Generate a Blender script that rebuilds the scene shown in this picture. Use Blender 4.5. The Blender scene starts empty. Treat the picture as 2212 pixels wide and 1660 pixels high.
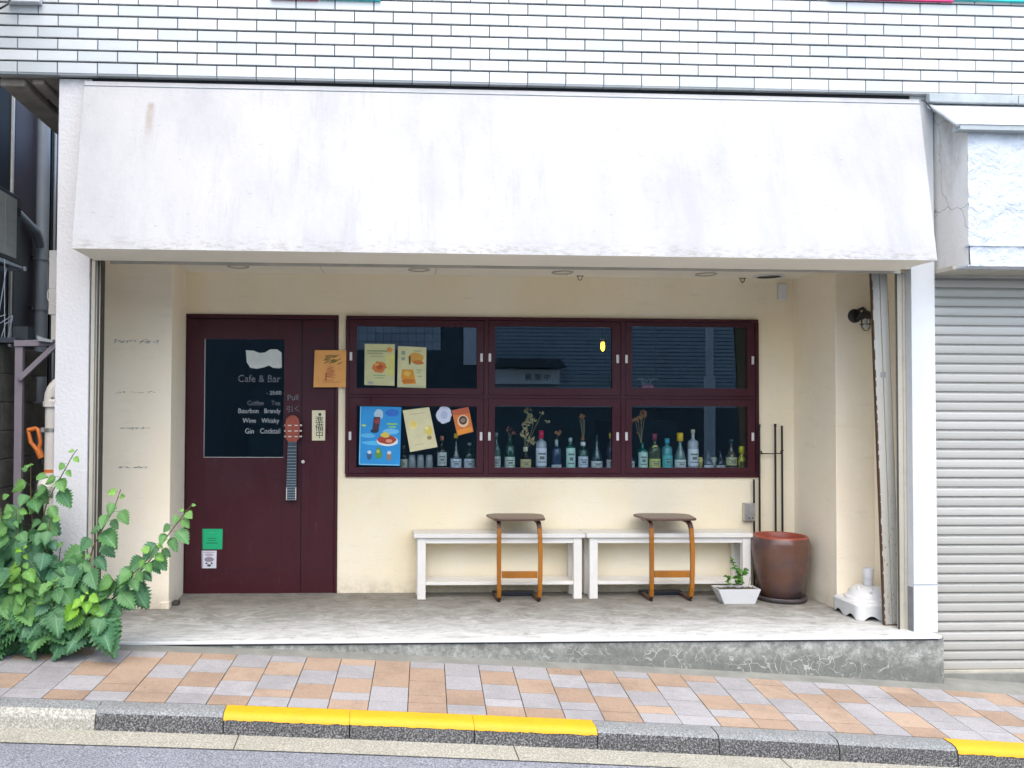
import bpy, math, random
from mathutils import Vector, Matrix
R = math.radians
random.seed(7)
S = bpy.context.scene
COL = S.collection

# ---------------------------------------------------------------- camera
F, CX, CY, YAW, ROLL = 1850.0, 884.0, 830.0, R(2.6), .005
PITCH = math.atan(44 / F)
CAMZ = 1.4
cd = bpy.data.cameras.new('camera'); cam = bpy.data.objects.new('camera', cd); COL.objects.link(cam)
cd.sensor_width = 36; cd.lens = F / 2212 * 36; cd.shift_x = (1106 - CX) / 2212
cd.clip_start = .05; cd.clip_end = 500
CM = Matrix.Rotation(-YAW, 3, 'Z') @ Matrix.Rotation(math.pi / 2 + PITCH, 3, 'X') @ Matrix.Rotation(ROLL, 3, 'Z')
cam.matrix_world = Matrix.Translation((0, 0, CAMZ)) @ CM.to_4x4()
S.camera = cam
# ---------------------------------------------------------------- light
w = bpy.data.worlds.new('World'); S.world = w; w.use_nodes = True
nt = w.node_tree
sky = nt.nodes.new('ShaderNodeTexSky'); sky.sky_type = 'NISHITA'; sky.sun_disc = False
sky.sun_elevation = R(60); sky.sun_rotation = R(186); sky.air_density = 1.0; sky.dust_density = 3.0; sky.ozone_density = 1.0
bg = nt.nodes['Background']; bg.inputs[1].default_value = .15
nt.links.new(sky.outputs[0], bg.inputs[0])
sd = bpy.data.lights.new('sun', 'SUN'); sd.energy = .6; sd.angle = R(80); sd.color = (1, .965, .92)
sun = bpy.data.objects.new('sun', sd); COL.objects.link(sun)
sun.rotation_euler = Vector((.06, .5, -.866)).to_track_quat('-Z', 'Y').to_euler()
S.view_settings.view_transform = 'Standard'; S.view_settings.look = 'None'
S.view_settings.exposure = 1.74; S.view_settings.gamma = 1
S.render.engine = 'CYCLES'
S.cycles.max_bounces = 8; S.cycles.transparent_max_bounces = 12

# ---------------------------------------------------------------- helpers
def ray(px, py):
    return CM @ Vector(((px - CX) / F, -(py - CY) / F, -1))
def P(px, py, Y):
    d = ray(px, py); return Vector((0, 0, CAMZ)) + d * (Y / d.y)
def PX(px, Y, py=900): return P(px, py, Y).x
def PZ(px, py, Y): return P(px, py, Y).z

def tag(o, label=None, cat=None, group=None, kind=None):
    if label: o['label'] = label
    if cat: o['category'] = cat
    if group: o['group'] = group
    if kind: o['kind'] = kind
    return o
def empty(name, loc, label=None, cat=None, group=None, kind=None):
    o = bpy.data.objects.new(name, None); COL.objects.link(o); o.location = loc; o.empty_display_size = .1
    return tag(o, label, cat, group, kind)
def wloc(o):
    v = Vector((0, 0, 0))
    while o: v += o.location; o = o.parent
    return v
class MB:
    def __init__(s): s.v = []; s.f = []; s.mi = []; s.val = []; s.uv = []; s.sm = []
    def face(s, pts, mi=0, val=.5, uv=None, smooth=False):
        b = len(s.v); s.v += [tuple(p) for p in pts]; s.f.append(tuple(range(b, b + len(pts))))
        s.mi.append(mi); s.val.append(val); s.uv.append(uv); s.sm.append(smooth)
    def grid(s, rows, mi=0, val=.5, close=False, smooth=True, uvs=None):
        b = len(s.v); n = len(rows[0])
        for r in rows: s.v += [tuple(p) for p in r]
        for i in range(len(rows) - 1):
            for j in range(n if close else n - 1):
                k = (j + 1) % n
                s.f.append((b + i*n + j, b + i*n + k, b + (i+1)*n + k, b + (i+1)*n + j))
                s.mi.append(mi); s.val.append(val); s.sm.append(smooth)
                s.uv.append([uvs[i][j], uvs[i][k], uvs[i+1][k], uvs[i+1][j]] if uvs else None)
    def box(s, x0, x1, y0, y1, z0, z1, mi=0, val=.5, M=None):
        c = [Vector((x, y, z)) for z in (z0, z1) for y in (y0, y1) for x in (x0, x1)]
        if M: c = [M @ p for p in c]
        b = len(s.v); s.v += [tuple(p) for p in c]
        for f in ((0,2,3,1),(4,5,7,6),(0,1,5,4),(2,6,7,3),(0,4,6,2),(1,3,7,5)):
            s.f.append(tuple(b + i for i in f)); s.mi.append(mi); s.val.append(val); s.uv.append(None); s.sm.append(False)
        return s
    def prism(s, poly, a, b, axis='y', mi=0, val=.5):
        """poly: 2D points; extruded from a to b along axis"""
        def mk(p, t):
            return {'y': (p[0], t, p[1]), 'x': (t, p[0], p[1]), 'z': (p[0], p[1], t)}[axis]
        n = len(poly); k = len(s.v)
        s.v += [mk(p, a) for p in poly] + [mk(p, b) for p in poly]
        fs = [tuple(k + i for i in range(n)), tuple(k + n + i for i in reversed(range(n)))]
        fs += [(k + i, k + n + i, k + n + (i+1) % n, k + (i+1) % n) for i in range(n)]
        for f in fs: s.f.append(f); s.mi.append(mi); s.val.append(val); s.uv.append(None); s.sm.append(False)
        return s
    def tube(s, pts, r, n=10, mi=0, val=.5, cap=True):
        pts = [Vector(p) for p in pts]; rr = r if isinstance(r, (list, tuple)) else [r] * len(pts)
        rows = []; up = None
        for i, p in enumerate(pts):
            t = (pts[min(i+1, len(pts)-1)] - pts[max(i-1, 0)]).normalized()
            if up is None:
                up = t.orthogonal().normalized()
            up = (up - t * up.dot(t))
            up = up.normalized() if up.length > 1e-6 else t.orthogonal().normalized()
            sd_ = t.cross(up)
            rows.append([p + (up * math.cos(a) + sd_ * math.sin(a)) * rr[i] for a in [2*math.pi*j/n for j in range(n)]])
        s.grid(rows, mi, val, close=True)
        if cap: s.face(rows[0][::-1], mi, val); s.face(rows[-1], mi, val)
        return s
    def lathe(s, c, prof, n=24, mi=0, val=.5, axis='z', sx=1):
        rows = []
        for r, z in prof:
            row = []
            for j in range(n):
                a = 2*math.pi*j/n; u, v = r*math.cos(a)*sx, r*math.sin(a)
                row.append({'z': (c[0]+u, c[1]+v, c[2]+z), 'y': (c[0]+u, c[1]+z, c[2]+v), 'x': (c[0]+z, c[1]+u, c[2]+v)}[axis])
            rows.append(row)
        s.grid(rows, mi, val, close=True)
        return s
    def build(s, name, mats, parent=None, loc=None, bevel=0, seg=2, recalc=True, label=None):
        me = bpy.data.meshes.new(name)
        off = wloc(parent) if parent else Vector(loc or (0, 0, 0))
        me.from_pydata([tuple(Vector(p) - off) for p in s.v], [], s.f)
        mats = mats if isinstance(mats, (list, tuple)) else [mats]
        for m in mats: me.materials.append(m)
        for p, mi, sm in zip(me.polygons, s.mi, s.sm): p.material_index = mi; p.use_smooth = sm
        at = me.attributes.new('val', 'FLOAT', 'FACE'); at.data.foreach_set('value', s.val)
        if any(u for u in s.uv):
            ul = me.uv_layers.new(name='UVMap')
            for p, u in zip(me.polygons, s.uv):
                if u:
                    for li, c in zip(p.loop_indices, u): ul.data[li].uv = c
        if recalc:
            import bmesh
            bm = bmesh.new(); bm.from_mesh(me); bmesh.ops.recalc_face_normals(bm, faces=bm.faces); bm.to_mesh(me); bm.free()
        o = bpy.data.objects.new(name, me); COL.objects.link(o)
        if parent: o.parent = parent
        else: o.location = off
        if bevel:
            b = o.modifiers.new('bevel', 'BEVEL'); b.width = bevel; b.segments = seg; b.limit_method = 'ANGLE'; b.angle_limit = R(40)
            b.harden_normals = False
        if label: o['label'] = label
        return o
def copy_tree(o, parent=None):
    c = o.copy(); COL.objects.link(c); c.parent = parent
    for ch in list(o.children): copy_tree(ch, c)
    return c
def text_mb(mb, s, size, x, y, z, mi=0, align='CENTER', rot=0, thick=.0006, vertical=False, squash=1):
    """lettering facing -Y, added to mb"""
    cu = bpy.data.curves.new('t', 'FONT'); cu.body = s; cu.size = size; cu.align_x = align; cu.extrude = thick
    cu.resolution_u = 3
    if vertical: cu.space_line = .95
    o = bpy.data.objects.new('t', cu); COL.objects.link(o)
    dg = bpy.context.evaluated_depsgraph_get(); me = o.evaluated_get(dg).to_mesh()
    M = Matrix.Translation((x, y, z)) @ Matrix.Rotation(rot, 4, 'Y') @ Matrix.Rotation(math.pi/2, 4, 'X') @ Matrix.Scale(squash, 4, (1, 0, 0))
    b = len(mb.v); mb.v += [tuple(M @ v.co) for v in me.vertices]
    for p in me.polygons:
        mb.f.append(tuple(b + i for i in p.vertices)); mb.mi.append(mi); mb.val.append(.5); mb.uv.append(None); mb.sm.append(False)
    o.evaluated_get(dg).to_mesh_clear(); bpy.data.objects.remove(o); bpy.data.curves.remove(cu)

# ---------------------------------------------------------------- materials
def lin(c):
    return tuple(((x/255)/12.92 if x/255 <= .04045 else ((x/255+.055)/1.055)**2.4) for x in c)
class NT:
    def __init__(s, name):
        s.m = bpy.data.materials.new(name); s.m.use_nodes = True; s.t = s.m.node_tree; s.b = s.t.nodes['Principled BSDF']
    def n(s, typ, **kw):
        nd = s.t.nodes.new('ShaderNode' + typ)
        for k, v in kw.items():
            if k.startswith('i_'): nd.inputs[int(k[2:])].default_value = v
            else: setattr(nd, k, v)
        return nd
    def l(s, a, b): s.t.links.new(a, b)
    def co(s, scale=(1, 1, 1)):
        tc = s.n('TexCoord'); mp = s.n('Mapping'); mp.inputs['Scale'].default_value = scale
        s.l(tc.outputs['Object'], mp.inputs[0]); return mp.outputs[0]
    def noise(s, scale=5, detail=6, rough=.6, stretch=(1, 1, 1), dist=0):
        nd = s.n('TexNoise'); nd.inputs['Scale'].default_value = scale; nd.inputs['Detail'].default_value = detail
        nd.inputs['Roughness'].default_value = rough; nd.inputs['Distortion'].default_value = dist
        s.l(s.co(stretch), nd.inputs['Vector']); return nd.outputs['Fac']
    def ramp(s, fac, stops):
        r = s.n('ValToRGB'); e = r.color_ramp.elements
        while len(e) < len(stops): e.new(.5)
        for el, (p, c) in zip(e, stops): el.position = p; el.color = (*c, 1) if len(c) == 3 else c
        s.l(fac, r.inputs[0]); return r.outputs[0]
    def mix(s, a, b, fac, mode='MIX'):
        m = s.n('Mix', data_type='RGBA', blend_type=mode)
        for inp, v in ((m.inputs[0], fac), (m.inputs[6], a), (m.inputs[7], b)):
            if hasattr(v, 'links'): s.l(v, inp)
            elif isinstance(v, (tuple, list)): inp.default_value = (*v[:3], 1)
            else: inp.default_value = v
        return m.outputs[2]
    def math(s, op, a, b=0):
        m = s.n('Math', operation=op)
        for inp, v in ((m.inputs[0], a), (m.inputs[1], b)):
            if hasattr(v, 'links'): s.l(v, inp)
            else: inp.default_value = v
        return m.outputs[0]
    def bump(s, h, strength=.3, dist=.01, prev=None):
        b = s.n('Bump'); b.inputs['Strength'].default_value = strength; b.inputs['Distance'].default_value = dist
        s.l(h, b.inputs['Height'])
        if prev: s.l(prev, b.inputs['Normal'])
        s.l(b.outputs[0], s.b.inputs['Normal']); return b.outputs[0]
    def col(s, c):
        if hasattr(c, 'links'): s.l(c, s.b.inputs['Base Color'])
        else: s.b.inputs['Base Color'].default_value = (*c, 1)
    def attr(s):
        a = s.n('Attribute', attribute_name='val'); return a.outputs['Fac']
    def pos(s):
        tc = s.n('NewGeometry'); sp = s.n('SeparateXYZ'); s.l(tc.outputs['Position'], sp.inputs[0]); return sp.outputs
def mul(c, k): return tuple(min(1, x * k) for x in c)
def mat(name, c, rough=.6, var=.12, vs=4, bump=.1, bs=60, metal=0, stretch=(1, 1, 1), grime=0, dist=.004, useval=0, trans=0, emit=0, spec=.5):
    t = NT(name); b = t.b
    b.inputs['Roughness'].default_value = rough; b.inputs['Metallic'].default_value = metal
    b.inputs['Specular IOR Level'].default_value = spec
    cc = t.mix(mul(c, 1 - var), mul(c, 1 + var), t.ramp(t.noise(vs, stretch=stretch), [(.3, (0,0,0)), (.7, (1,1,1))]))
    if useval: cc = t.mix(cc, t.mix(mul(c, 1 - useval), mul(c, 1 + useval), t.attr()), .7)
    if grime: cc = t.mix(cc, mul(c, .35), t.math('MULTIPLY', t.ramp(t.noise(vs * 2.3, 10, .75), [(.52, (0,0,0)), (.75, (1,1,1))]), grime))
    t.col(cc)
    if bump: t.bump(t.noise(bs, 5), bump, dist)
    if trans: b.inputs['Transmission Weight'].default_value = trans
    if emit: b.inputs['Emission Color'].default_value = (*c, 1); b.inputs['Emission Strength'].default_value = emit
    return t.m
M = {}
M['cream'] = None
def cream(name, base, stain):
    t = NT(name); t.b.inputs['Roughness'].default_value = .85
    c = t.mix(mul(base, .93), mul(base, 1.05), t.noise(2.2, 8, .65))
    c = t.mix(c, stain, t.math('MULTIPLY', t.ramp(t.noise(1.1, 8, .7, (1, 1, .6)), [(.42, (0,0,0)), (.62, (1,1,1))]), .7))
    c = t.mix(c, mul(base, .62), t.math('MULTIPLY', t.ramp(t.noise(6, 10, .8, (.5, 1, 3)), [(.56, (0,0,0)), (.72, (1,1,1))]), .35))
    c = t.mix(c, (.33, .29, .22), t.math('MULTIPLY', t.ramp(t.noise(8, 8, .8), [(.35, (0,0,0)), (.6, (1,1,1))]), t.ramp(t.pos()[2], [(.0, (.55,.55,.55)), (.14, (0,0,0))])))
    c = t.mix(c, mul(base, .7), t.math('MULTIPLY', t.ramp(t.noise(40, 4, .7), [(.62, (0,0,0)), (.75, (1,1,1))]), .25))
    t.col(c); n1 = t.bump(t.noise(90, 3), .4, .003); t.bump(t.noise(7, 6, .65), .35, .012, n1)
    return t.m
M['cream'] = cream('cream_render', (.87, .78, .58), (.85, .72, .46))
M['pinkcream'] = cream('pale_render', (.90, .81, .64), (.86, .74, .53))
M['ceiling'] = mat('ceiling_paint', (.82, .78, .66), .8, .06, 2, .1, 80)
# white painted rough stucco
t = NT('rough_stucco'); t.b.inputs['Roughness'].default_value = .8
c = t.mix((.53, .53, .525), (.64, .64, .63), t.noise(3, 6))
sp = t.pos()
c = t.mix(c, (.30, .27, .24), t.math('MULTIPLY', t.ramp(t.noise(16, 8, .8), [(.42, (0,0,0)), (.62, (1,1,1))]), t.ramp(t.math('SUBTRACT', sp[2], 2.55), [(.7, (0,0,0)), (.87, (1,1,1))])))
t.col(c); t.bump(t.noise(48, 4, .55), .5, .008); M['stucco'] = t.m
# awning plaster
t = NT('white_plaster'); t.b.inputs['Roughness'].default_value = .7
c = t.mix((.325, .33, .333), (.39, .39, .386), t.ramp(t.noise(2.4, 8, .6, (1, 1, .35)), [(.35, (0,0,0)), (.6, (1,1,1))]))
sp = t.pos()   # rust run below an old fixing and grime on the lower arris
dx = t.math('ABSOLUTE', t.math('ADD', t.math('SUBTRACT', sp[0], PX(320, 5.05, 270)), t.math('MULTIPLY', t.math('SUBTRACT', t.noise(14, 3), .5), .03)))
mx = t.ramp(t.math('MULTIPLY', dx, 10), [(.10, (1,1,1)), (.32, (0,0,0))])
zz = t.math('SUBTRACT', PZ(320, 222, 5.15), sp[2])
mz = t.ramp(t.math('MULTIPLY', zz, 2.5), [(.0, (0,0,0)), (.06, (1,1,1)), (.3, (.8,.8,.8)), (.75, (0,0,0))])
mm = t.math('MULTIPLY', t.math('MULTIPLY', mx, mz), t.ramp(t.noise(22, 6, .7, (1, 1, .4)), [(.3, (.2,.2,.2)), (.6, (1,1,1))]))
c = t.mix(c, (.22, .16, .09), t.math('MULTIPLY', mm, .7))
c = t.mix(c, (.20, .19, .145), t.math('MULTIPLY', t.ramp(t.noise(30, 8, .8, (.5, 1, 1.5)), [(.48, (0,0,0)), (.60, (.8,.8,.8))]), t.ramp(t.math('SUBTRACT', sp[2], 1.75), [(.5, (1,1,1)), (.6, (0,0,0))])))
c = t.mix(c, (.24, .24, .25), t.ramp(t.noise(38, 3, .5, (.6, 1, 1.4)), [(.70, (0,0,0)), (.74, (.6,.6,.6))]))
t.col(c); n1 = t.bump(t.noise(26, 6, .6, (1, 1, .8)), .35, .01); st = t.ramp(t.noise(5, 8, .75, (3.2, 1, .25)), [(.50, (0,0,0)), (.66, (1,1,1))]); M['plaster'] = t.m
c = t.mix(c, (.27, .277, .287), t.math('MULTIPLY', t.math('MULTIPLY', st, t.ramp(t.noise(1.3, 3), [(.4, (0,0,0)), (.6, (1,1,1))])), .45)); t.col(c)
# tiles
t = NT('glazed_tile'); t.b.inputs['Roughness'].default_value = .22
c = t.mix((.44, .475, .475), (.58, .60, .59), t.attr()); c = t.mix(c, (.43, .45, .42), t.math('MULTIPLY', t.ramp(t.noise(7, 8, .7), [(.5, (0,0,0)), (.8, (1,1,1))]), .5))
t.col(c); t.bump(t.noise(12, 3), .12, .004); M['tile'] = t.m
M['mortar'] = mat('dark_mortar', (.055, .06, .065), .9, .3, 20)
M['darkgap'] = mat('dark_gap', (.02, .025, .03), .8)
M['maroon'] = None
t = NT('maroon_paint'); t.b.inputs['Roughness'].default_value = .36; t.b.inputs['Specular IOR Level'].default_value = .32
c = t.mix((.042, .0075, .012), (.060, .010, .0155), t.noise(3, 5)); t.l(t.ramp(t.noise(4, 8, .75, (1, 1, .6)), [(.3, (.25,.25,.25)), (.7, (.5,.5,.5))]), t.b.inputs['Roughness']); c = t.mix(c, (.10, .06, .065), t.math('MULTIPLY', t.ramp(t.noise(18, 8, .8, (1, 1, .3)), [(.58, (0,0,0)), (.72, (1,1,1))]), .35)); t.col(c); t.bump(t.noise(70, 3, .5, (1, 1, .15)), .2, .003); M['maroon'] = t.m
M['maroon_dark'] = mat('maroon_groove', (.008, .004, .006), .5)
t = NT('porch_concrete'); t.b.inputs['Roughness'].default_value = .75
c = t.ramp(t.noise(5.5, 12, .8, (1, 1.7, 1), 1.2), [(.36, (.15, .15, .13)), (.5, (.28, .285, .265)), (.62, (.42, .435, .42))])
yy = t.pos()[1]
c = t.mix(c, t.mix((.09, .075, .05), (.21, .18, .135), t.ramp(t.noise(5, 10, .75, (1, 2, 1)), [(.38, (0,0,0)), (.6, (1,1,1))])), t.math('MULTIPLY', t.ramp(t.math('SUBTRACT', yy, 5.35), [(.2, (0,0,0)), (.75, (1,1,1))]), .62))  # brownish toward the back wall, with the shade under the benches painted in
c = t.mix(c, (.60, .625, .61), t.math('MULTIPLY', t.ramp(t.math('SUBTRACT', yy, 5.0), [(.1, (1,1,1)), (.65, (0,0,0))]), t.ramp(t.noise(6, 12, .8, (1, 3, 1), 1.0), [(.36, (.1,.1,.1)), (.56, (.95,.95,.95))])))  # pale streaky front, the brighter daylight there put into the colour
c = t.mix(c, (.10, .10, .09), t.math('MULTIPLY', t.ramp(t.noise(14, 10, .8, (.8, 2.5, 1)), [(.60, (0,0,0)), (.70, (1,1,1))]), .45))
v = t.n('TexVoronoi', feature='DISTANCE_TO_EDGE'); v.inputs['Scale'].default_value = 1.4; t.l(t.co(), v.inputs['Vector'])
c = t.mix(c, (.18, .17, .15), t.ramp(v.outputs[0], [(0, (.25,.25,.25)), (.004, (0,0,0))]))
t.col(c); t.bump(t.noise(60, 6), .2, .004); M['porch'] = t.m
# cracked base with lime veins
t = NT('cracked_concrete'); t.b.inputs['Roughness'].default_value = .9
sp = t.pos()
c = t.ramp(t.noise(13, 12, .85), [(.36, (.10, .105, .09)), (.5, (.25, .26, .235)), (.62, (.45, .465, .43))])
h = t.math('ADD', sp[2], t.math('ADD', t.math('MULTIPLY', sp[0], .057), .075))      # height above the pavement
low = t.ramp(t.math('ADD', h, t.math('MULTIPLY', t.math('SUBTRACT', t.noise(4, 4), .5), .16)), [(.09, (1,1,1)), (.16, (0,0,0))])
xr = t.ramp(t.math('MULTIPLY', t.math('ADD', sp[0], 1.5), .2), [(.35, (0,0,0)), (.6, (1,1,1))])
dark = t.math('MULTIPLY', low, xr)
c = t.mix(c, t.mix((.085, .09, .075), (.17, .18, .155), t.noise(14, 8)), t.math('MULTIPLY', dark, .8))
c = t.mix(c, (.10, .105, .09), t.math('MULTIPLY', t.ramp(sp[0], [(0, (0,0,0)), (1, (1,1,1))]), 0))
mp = t.co((1, 1, 1.1)); nz = t.n('TexNoise'); nz.inputs['Scale'].default_value = 5; nz.inputs['Detail'].default_value = 5; t.l(mp, nz.inputs['Vector'])
mx = t.n('Mix', data_type='VECTOR'); mx.inputs[0].default_value = .26; t.l(mp, mx.inputs[4]); t.l(nz.outputs['Color'], mx.inputs[5])
v = t.n('TexVoronoi', feature='DISTANCE_TO_EDGE'); v.inputs['Scale'].default_value = 17; t.l(mx.outputs[1], v.inputs['Vector'])
vein = t.math('MULTIPLY', t.ramp(v.outputs[0], [(.012, (1,1,1)), (.05, (0,0,0))]), t.ramp(t.noise(16, 5, .7), [(.38, (.1,.1,.1)), (.58, (1,1,1))]))
c = t.mix(c, (.44, .445, .39), t.math('MULTIPLY', t.math('MULTIPLY', vein, dark), t.ramp(t.noise(3.1, 4), [(.42, (0,0,0)), (.52, (1,1,1))])))
v2 = t.n('TexVoronoi', feature='DISTANCE_TO_EDGE'); v2.inputs['Scale'].default_value = 22; t.l(mx.outputs[1], v2.inputs['Vector'])
c = t.mix(c, (.10, .10, .10), t.math('MULTIPLY', t.math('MULTIPLY', t.ramp(v2.outputs[0], [(.0, (1,1,1)), (.05, (0,0,0))]), xr), t.ramp(t.noise(2.3, 4), [(.45, (0,0,0)), (.6, (.5,.5,.5))])))
t.col(c); n1 = t.bump(t.noise(45, 8, .7), .5, .006); M['cracked'] = t.m
M['gutter_conc'] = mat('grey_concrete', (.20, .205, .18), .9, .2, 6, .4, 90, grime=.3)
def paver(name, a, b):
    t = NT(name); t.b.inputs['Roughness'].default_value = .85
    c = t.mix(a, b, t.attr()); c = t.mix(c, mul(a, .55), t.math('MULTIPLY', t.ramp(t.noise(125, 3, .8), [(.5, (0,0,0)), (.68, (1,1,1))]), .55))
    c = t.mix(c, mul(b, 1.5), t.ramp(t.noise(140, 3, .7), [(.60, (0,0,0)), (.68, (.8,.8,.8))]))
    c = t.mix(c, mul(a, .6), t.math('MULTIPLY', t.ramp(t.noise(2.6, 12, .78), [(.46, (0,0,0)), (.66, (1,1,1))]), .6))
    c = t.mix(c, (.06, .055, .05), t.math('MULTIPLY', t.ramp(t.noise(24, 4, .6), [(.68, (0,0,0)), (.74, (1,1,1))]), .5))
    t.col(c); t.bump(t.noise(130, 3), .45, .003); return t.m
M['pav_o'] = paver('orange_paver', (.30, .215, .15), (.38, .285, .205))
M['pav_l'] = paver('lilac_paver', (.275, .27, .27), (.345, .34, .34))
M['joint'] = mat('paver_joint', (.07, .06, .05), .95, .2, 30)
def granular(name, a, b, d, sc, bs=.6):
    t = NT(name); t.b.inputs['Roughness'].default_value = .85
    c = t.ramp(t.noise(sc, 4, .7), [(.38, a), (.5, b), (.62, d)])
    c = t.mix(c, mul(a, 1.1), t.math('MULTIPLY', t.ramp(t.noise(3, 8, .7), [(.45, (0,0,0)), (.8, (1,1,1))]), .45))
    t.col(c); t.bump(t.noise(sc, 4, .7), bs, .005); return t.m
M['asphalt'] = granular('road_asphalt', (.10, .107, .118), (.195, .207, .23), (.35, .37, .40), 120)
M['apron'] = granular('gutter_apron', (.20, .195, .15), (.32, .31, .25), (.48, .47, .39), 115)
M['kerb'] = granular('kerb_exposed_stone', (.03, .03, .03), (.08, .08, .078), (.30, .30, .295), 115, 1.0)
M['kerbtop'] = granular('kerb_worn_top', (.12, .13, .125), (.20, .212, .208), (.32, .335, .33), 115)
M['kerblight'] = granular('kerb_plain', (.20, .20, .165), (.33, .33, .28), (.48, .48, .42), 95, .4)
t = NT('yellow_road_paint'); t.b.inputs['Roughness'].default_value = .6
c = t.mix((.56, .29, .003), (.68, .37, .005), t.noise(6, 8, .7)); c = t.mix(c, (.22, .19, .12), t.ramp(t.noise(60, 8, .75, (1, 1, 1)), [(.60, (0,0,0)), (.66, (.8,.8,.8))]))
t.col(c); t.bump(t.noise(90, 4), .7, .004); M['yellow'] = t.m
M['whitewood'] = mat('white_painted_wood', (.70, .675, .61), .45, .05, 6, .12, 40, stretch=(.2, 1, 1), grime=.12)
M['amber'] = mat('amber_lacquered_wood', (.29, .105, .006), .3, .25, 9, .08, 60, stretch=(1, 1, .08))
M['walnut'] = mat('walnut_wood', (.095, .045, .030), .32, .25, 12, .08, 50, stretch=(.15, 1, 1))
M['runner'] = mat('dark_painted_wood', (.018, .02, .028), .5)
M['blackmetal'] = mat('black_metal', (.012, .011, .011), .45, .3, 20)
M['whiteplastic'] = mat('white_plastic', (.64, .65, .64), .38, .04, 5, .05, 30, grime=.12)
M['whitepvc'] = mat('white_pipe', (.66, .64, .58), .4, .06, 5, .04)
M['steel'] = mat('brushed_steel', (.55, .54, .50), .35, .1, 30, .1, 80, metal=.8)
M['silverplate'] = mat('silver_plate', (.62, .60, .56), .45, .08, 30, .05, 80, metal=.2)
M['railgrey'] = mat('guide_rail_metal', (.42, .40, .33), .55, .15, 4, .1, 60, stretch=(1, 1, .15), grime=.35)
M['raildark'] = mat('guide_rail_slot', (.05, .045, .035), .7)
M['pillarwhite'] = mat('pillar_white_paint', (.56, .59, .60), .5, .05, 3, .12, 70, grime=.05)
M['greypatch'] = mat('grey_patch', (.20, .21, .22), .8, .15, 6, .3)
t = NT('rusty_white_post'); t.b.inputs['Roughness'].default_value = .55
c = t.mix((.33, .33, .285), (.47, .47, .42), t.noise(9, 6, .6, (1, 1, .1)))
zz = t.pos()[2]
rr = t.ramp(t.noise(60, 8, .8, (1.3, 1, .5)), [(.56, (0,0,0)), (.60, (1,1,1))])
c = t.mix(c, t.mix((.10, .035, .012), (.24, .10, .04), t.noise(60)), t.math('MULTIPLY', rr, t.ramp(zz, [(.02, (1,1,1)), (1.0, (.15,.15,.15))])))
t.col(c); t.bump(t.noise(60, 5), .25, .003); M['post'] = t.m
M['rust'] = mat('rusty_edge', (.09, .045, .025), .8, .4, 40, .5)
t = NT('roller_shutter'); t.b.inputs['Roughness'].default_value = .42; t.b.inputs['Metallic'].default_value = .15
c = t.mix((.385, .385, .345), (.46, .455, .415), t.attr()); c = t.mix(c, (.25, .25, .23), t.math('MULTIPLY', t.ramp(t.noise(9, 8, .75, (.25, 1, 3)), [(.56, (0,0,0)), (.75, (1,1,1))]), .5))
t.col(c); t.bump(t.noise(60, 3), .06, .002); M['shutter'] = t.m
t = NT('old_rough_plaster'); t.b.inputs['Roughness'].default_value = .8
c = t.mix((.46, .51, .56), (.62, .66, .70), t.noise(4, 8, .7)); c = t.mix(c, (.14, .15, .16), t.ramp(t.noise(7, 12, .8, (1, 1, 1), 1.0), [(.60, (0,0,0)), (.72, (.8,.8,.8))]))
t.col(c); n1 = t.bump(t.noise(13, 8, .6, dist=1.5), .7, .03); M['oldplaster'] = t.m
t = NT('cracked_side_render'); t.b.inputs['Roughness'].default_value = .8
c = t.mix((.56, .57, .56), (.72, .70, .65), t.noise(3, 6, .6, (1, 1, .4)))
mp = t.co(); v = t.n('TexVoronoi', feature='DISTANCE_TO_EDGE'); v.inputs['Scale'].default_value = 2.6
nz = t.n('TexNoise'); nz.inputs['Scale'].default_value = 7; t.l(mp, nz.inputs['Vector']); mx = t.n('Mix', data_type='VECTOR'); mx.inputs[0].default_value = .12
t.l(mp, mx.inputs[4]); t.l(nz.outputs['Color'], mx.inputs[5]); t.l(mx.outputs[1], v.inputs['Vector'])
c = t.mix(c, (.12, .10, .09), t.ramp(v.outputs[0], [(0, (.8,.8,.8)), (.006, (0,0,0))])); c = t.mix(c, (.30, .26, .20), t.math('MULTIPLY', t.ramp(t.noise(3, 10, .8, (1.5, 1.5, .5)), [(.5, (0,0,0)), (.7, (1,1,1))]), .5)); t.col(c); t.bump(t.noise(40, 5), .5, .006); M['sidecrack'] = t.m
M['hood'] = mat('hood_sheet', (.68, .70, .71), .4, .05, 4)
M['flash'] = mat('grey_flashing', (.33, .37, .38), .6, .15, 4, .2, 30, grime=.5)
M['darkpanel'] = mat('dark_wall_panel', (.052, .045, .060), .55, .15, 4)
M['brownwall'] = mat('brown_rough_wall', (.10, .08, .075), .8, .2, 20, .8, 60)
M['darkglass'] = mat('dark_window', (.010, .015, .02), .6, spec=.2)
M['pipe'] = mat('blue_grey_pipe', (.28, .32, .36), .4, .08, 4)
M['concblock'] = mat('concrete_block', (.13, .125, .105), .95, .3, 8, .6, 50, grime=.5)
M['soffit'] = mat('raw_soffit_concrete', (.38, .34, .28), .9, .3, 6, .5, 20, grime=.5)
M['lilac'] = mat('lilac_frame_steel', (.24, .21, .235), .5, .1, 6, .2, 40, grime=.2)
M['accase'] = mat('air_unit_case', (.36, .37, .33), .55, .08, 5)
M['acdark'] = mat('air_unit_dark', (.035, .045, .055), .6)
M['orange'] = mat('orange_plastic', (.60, .17, .03), .4, .1)
M['clay'] = None
t = NT('fired_clay'); t.b.inputs['Roughness'].default_value = .26
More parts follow.
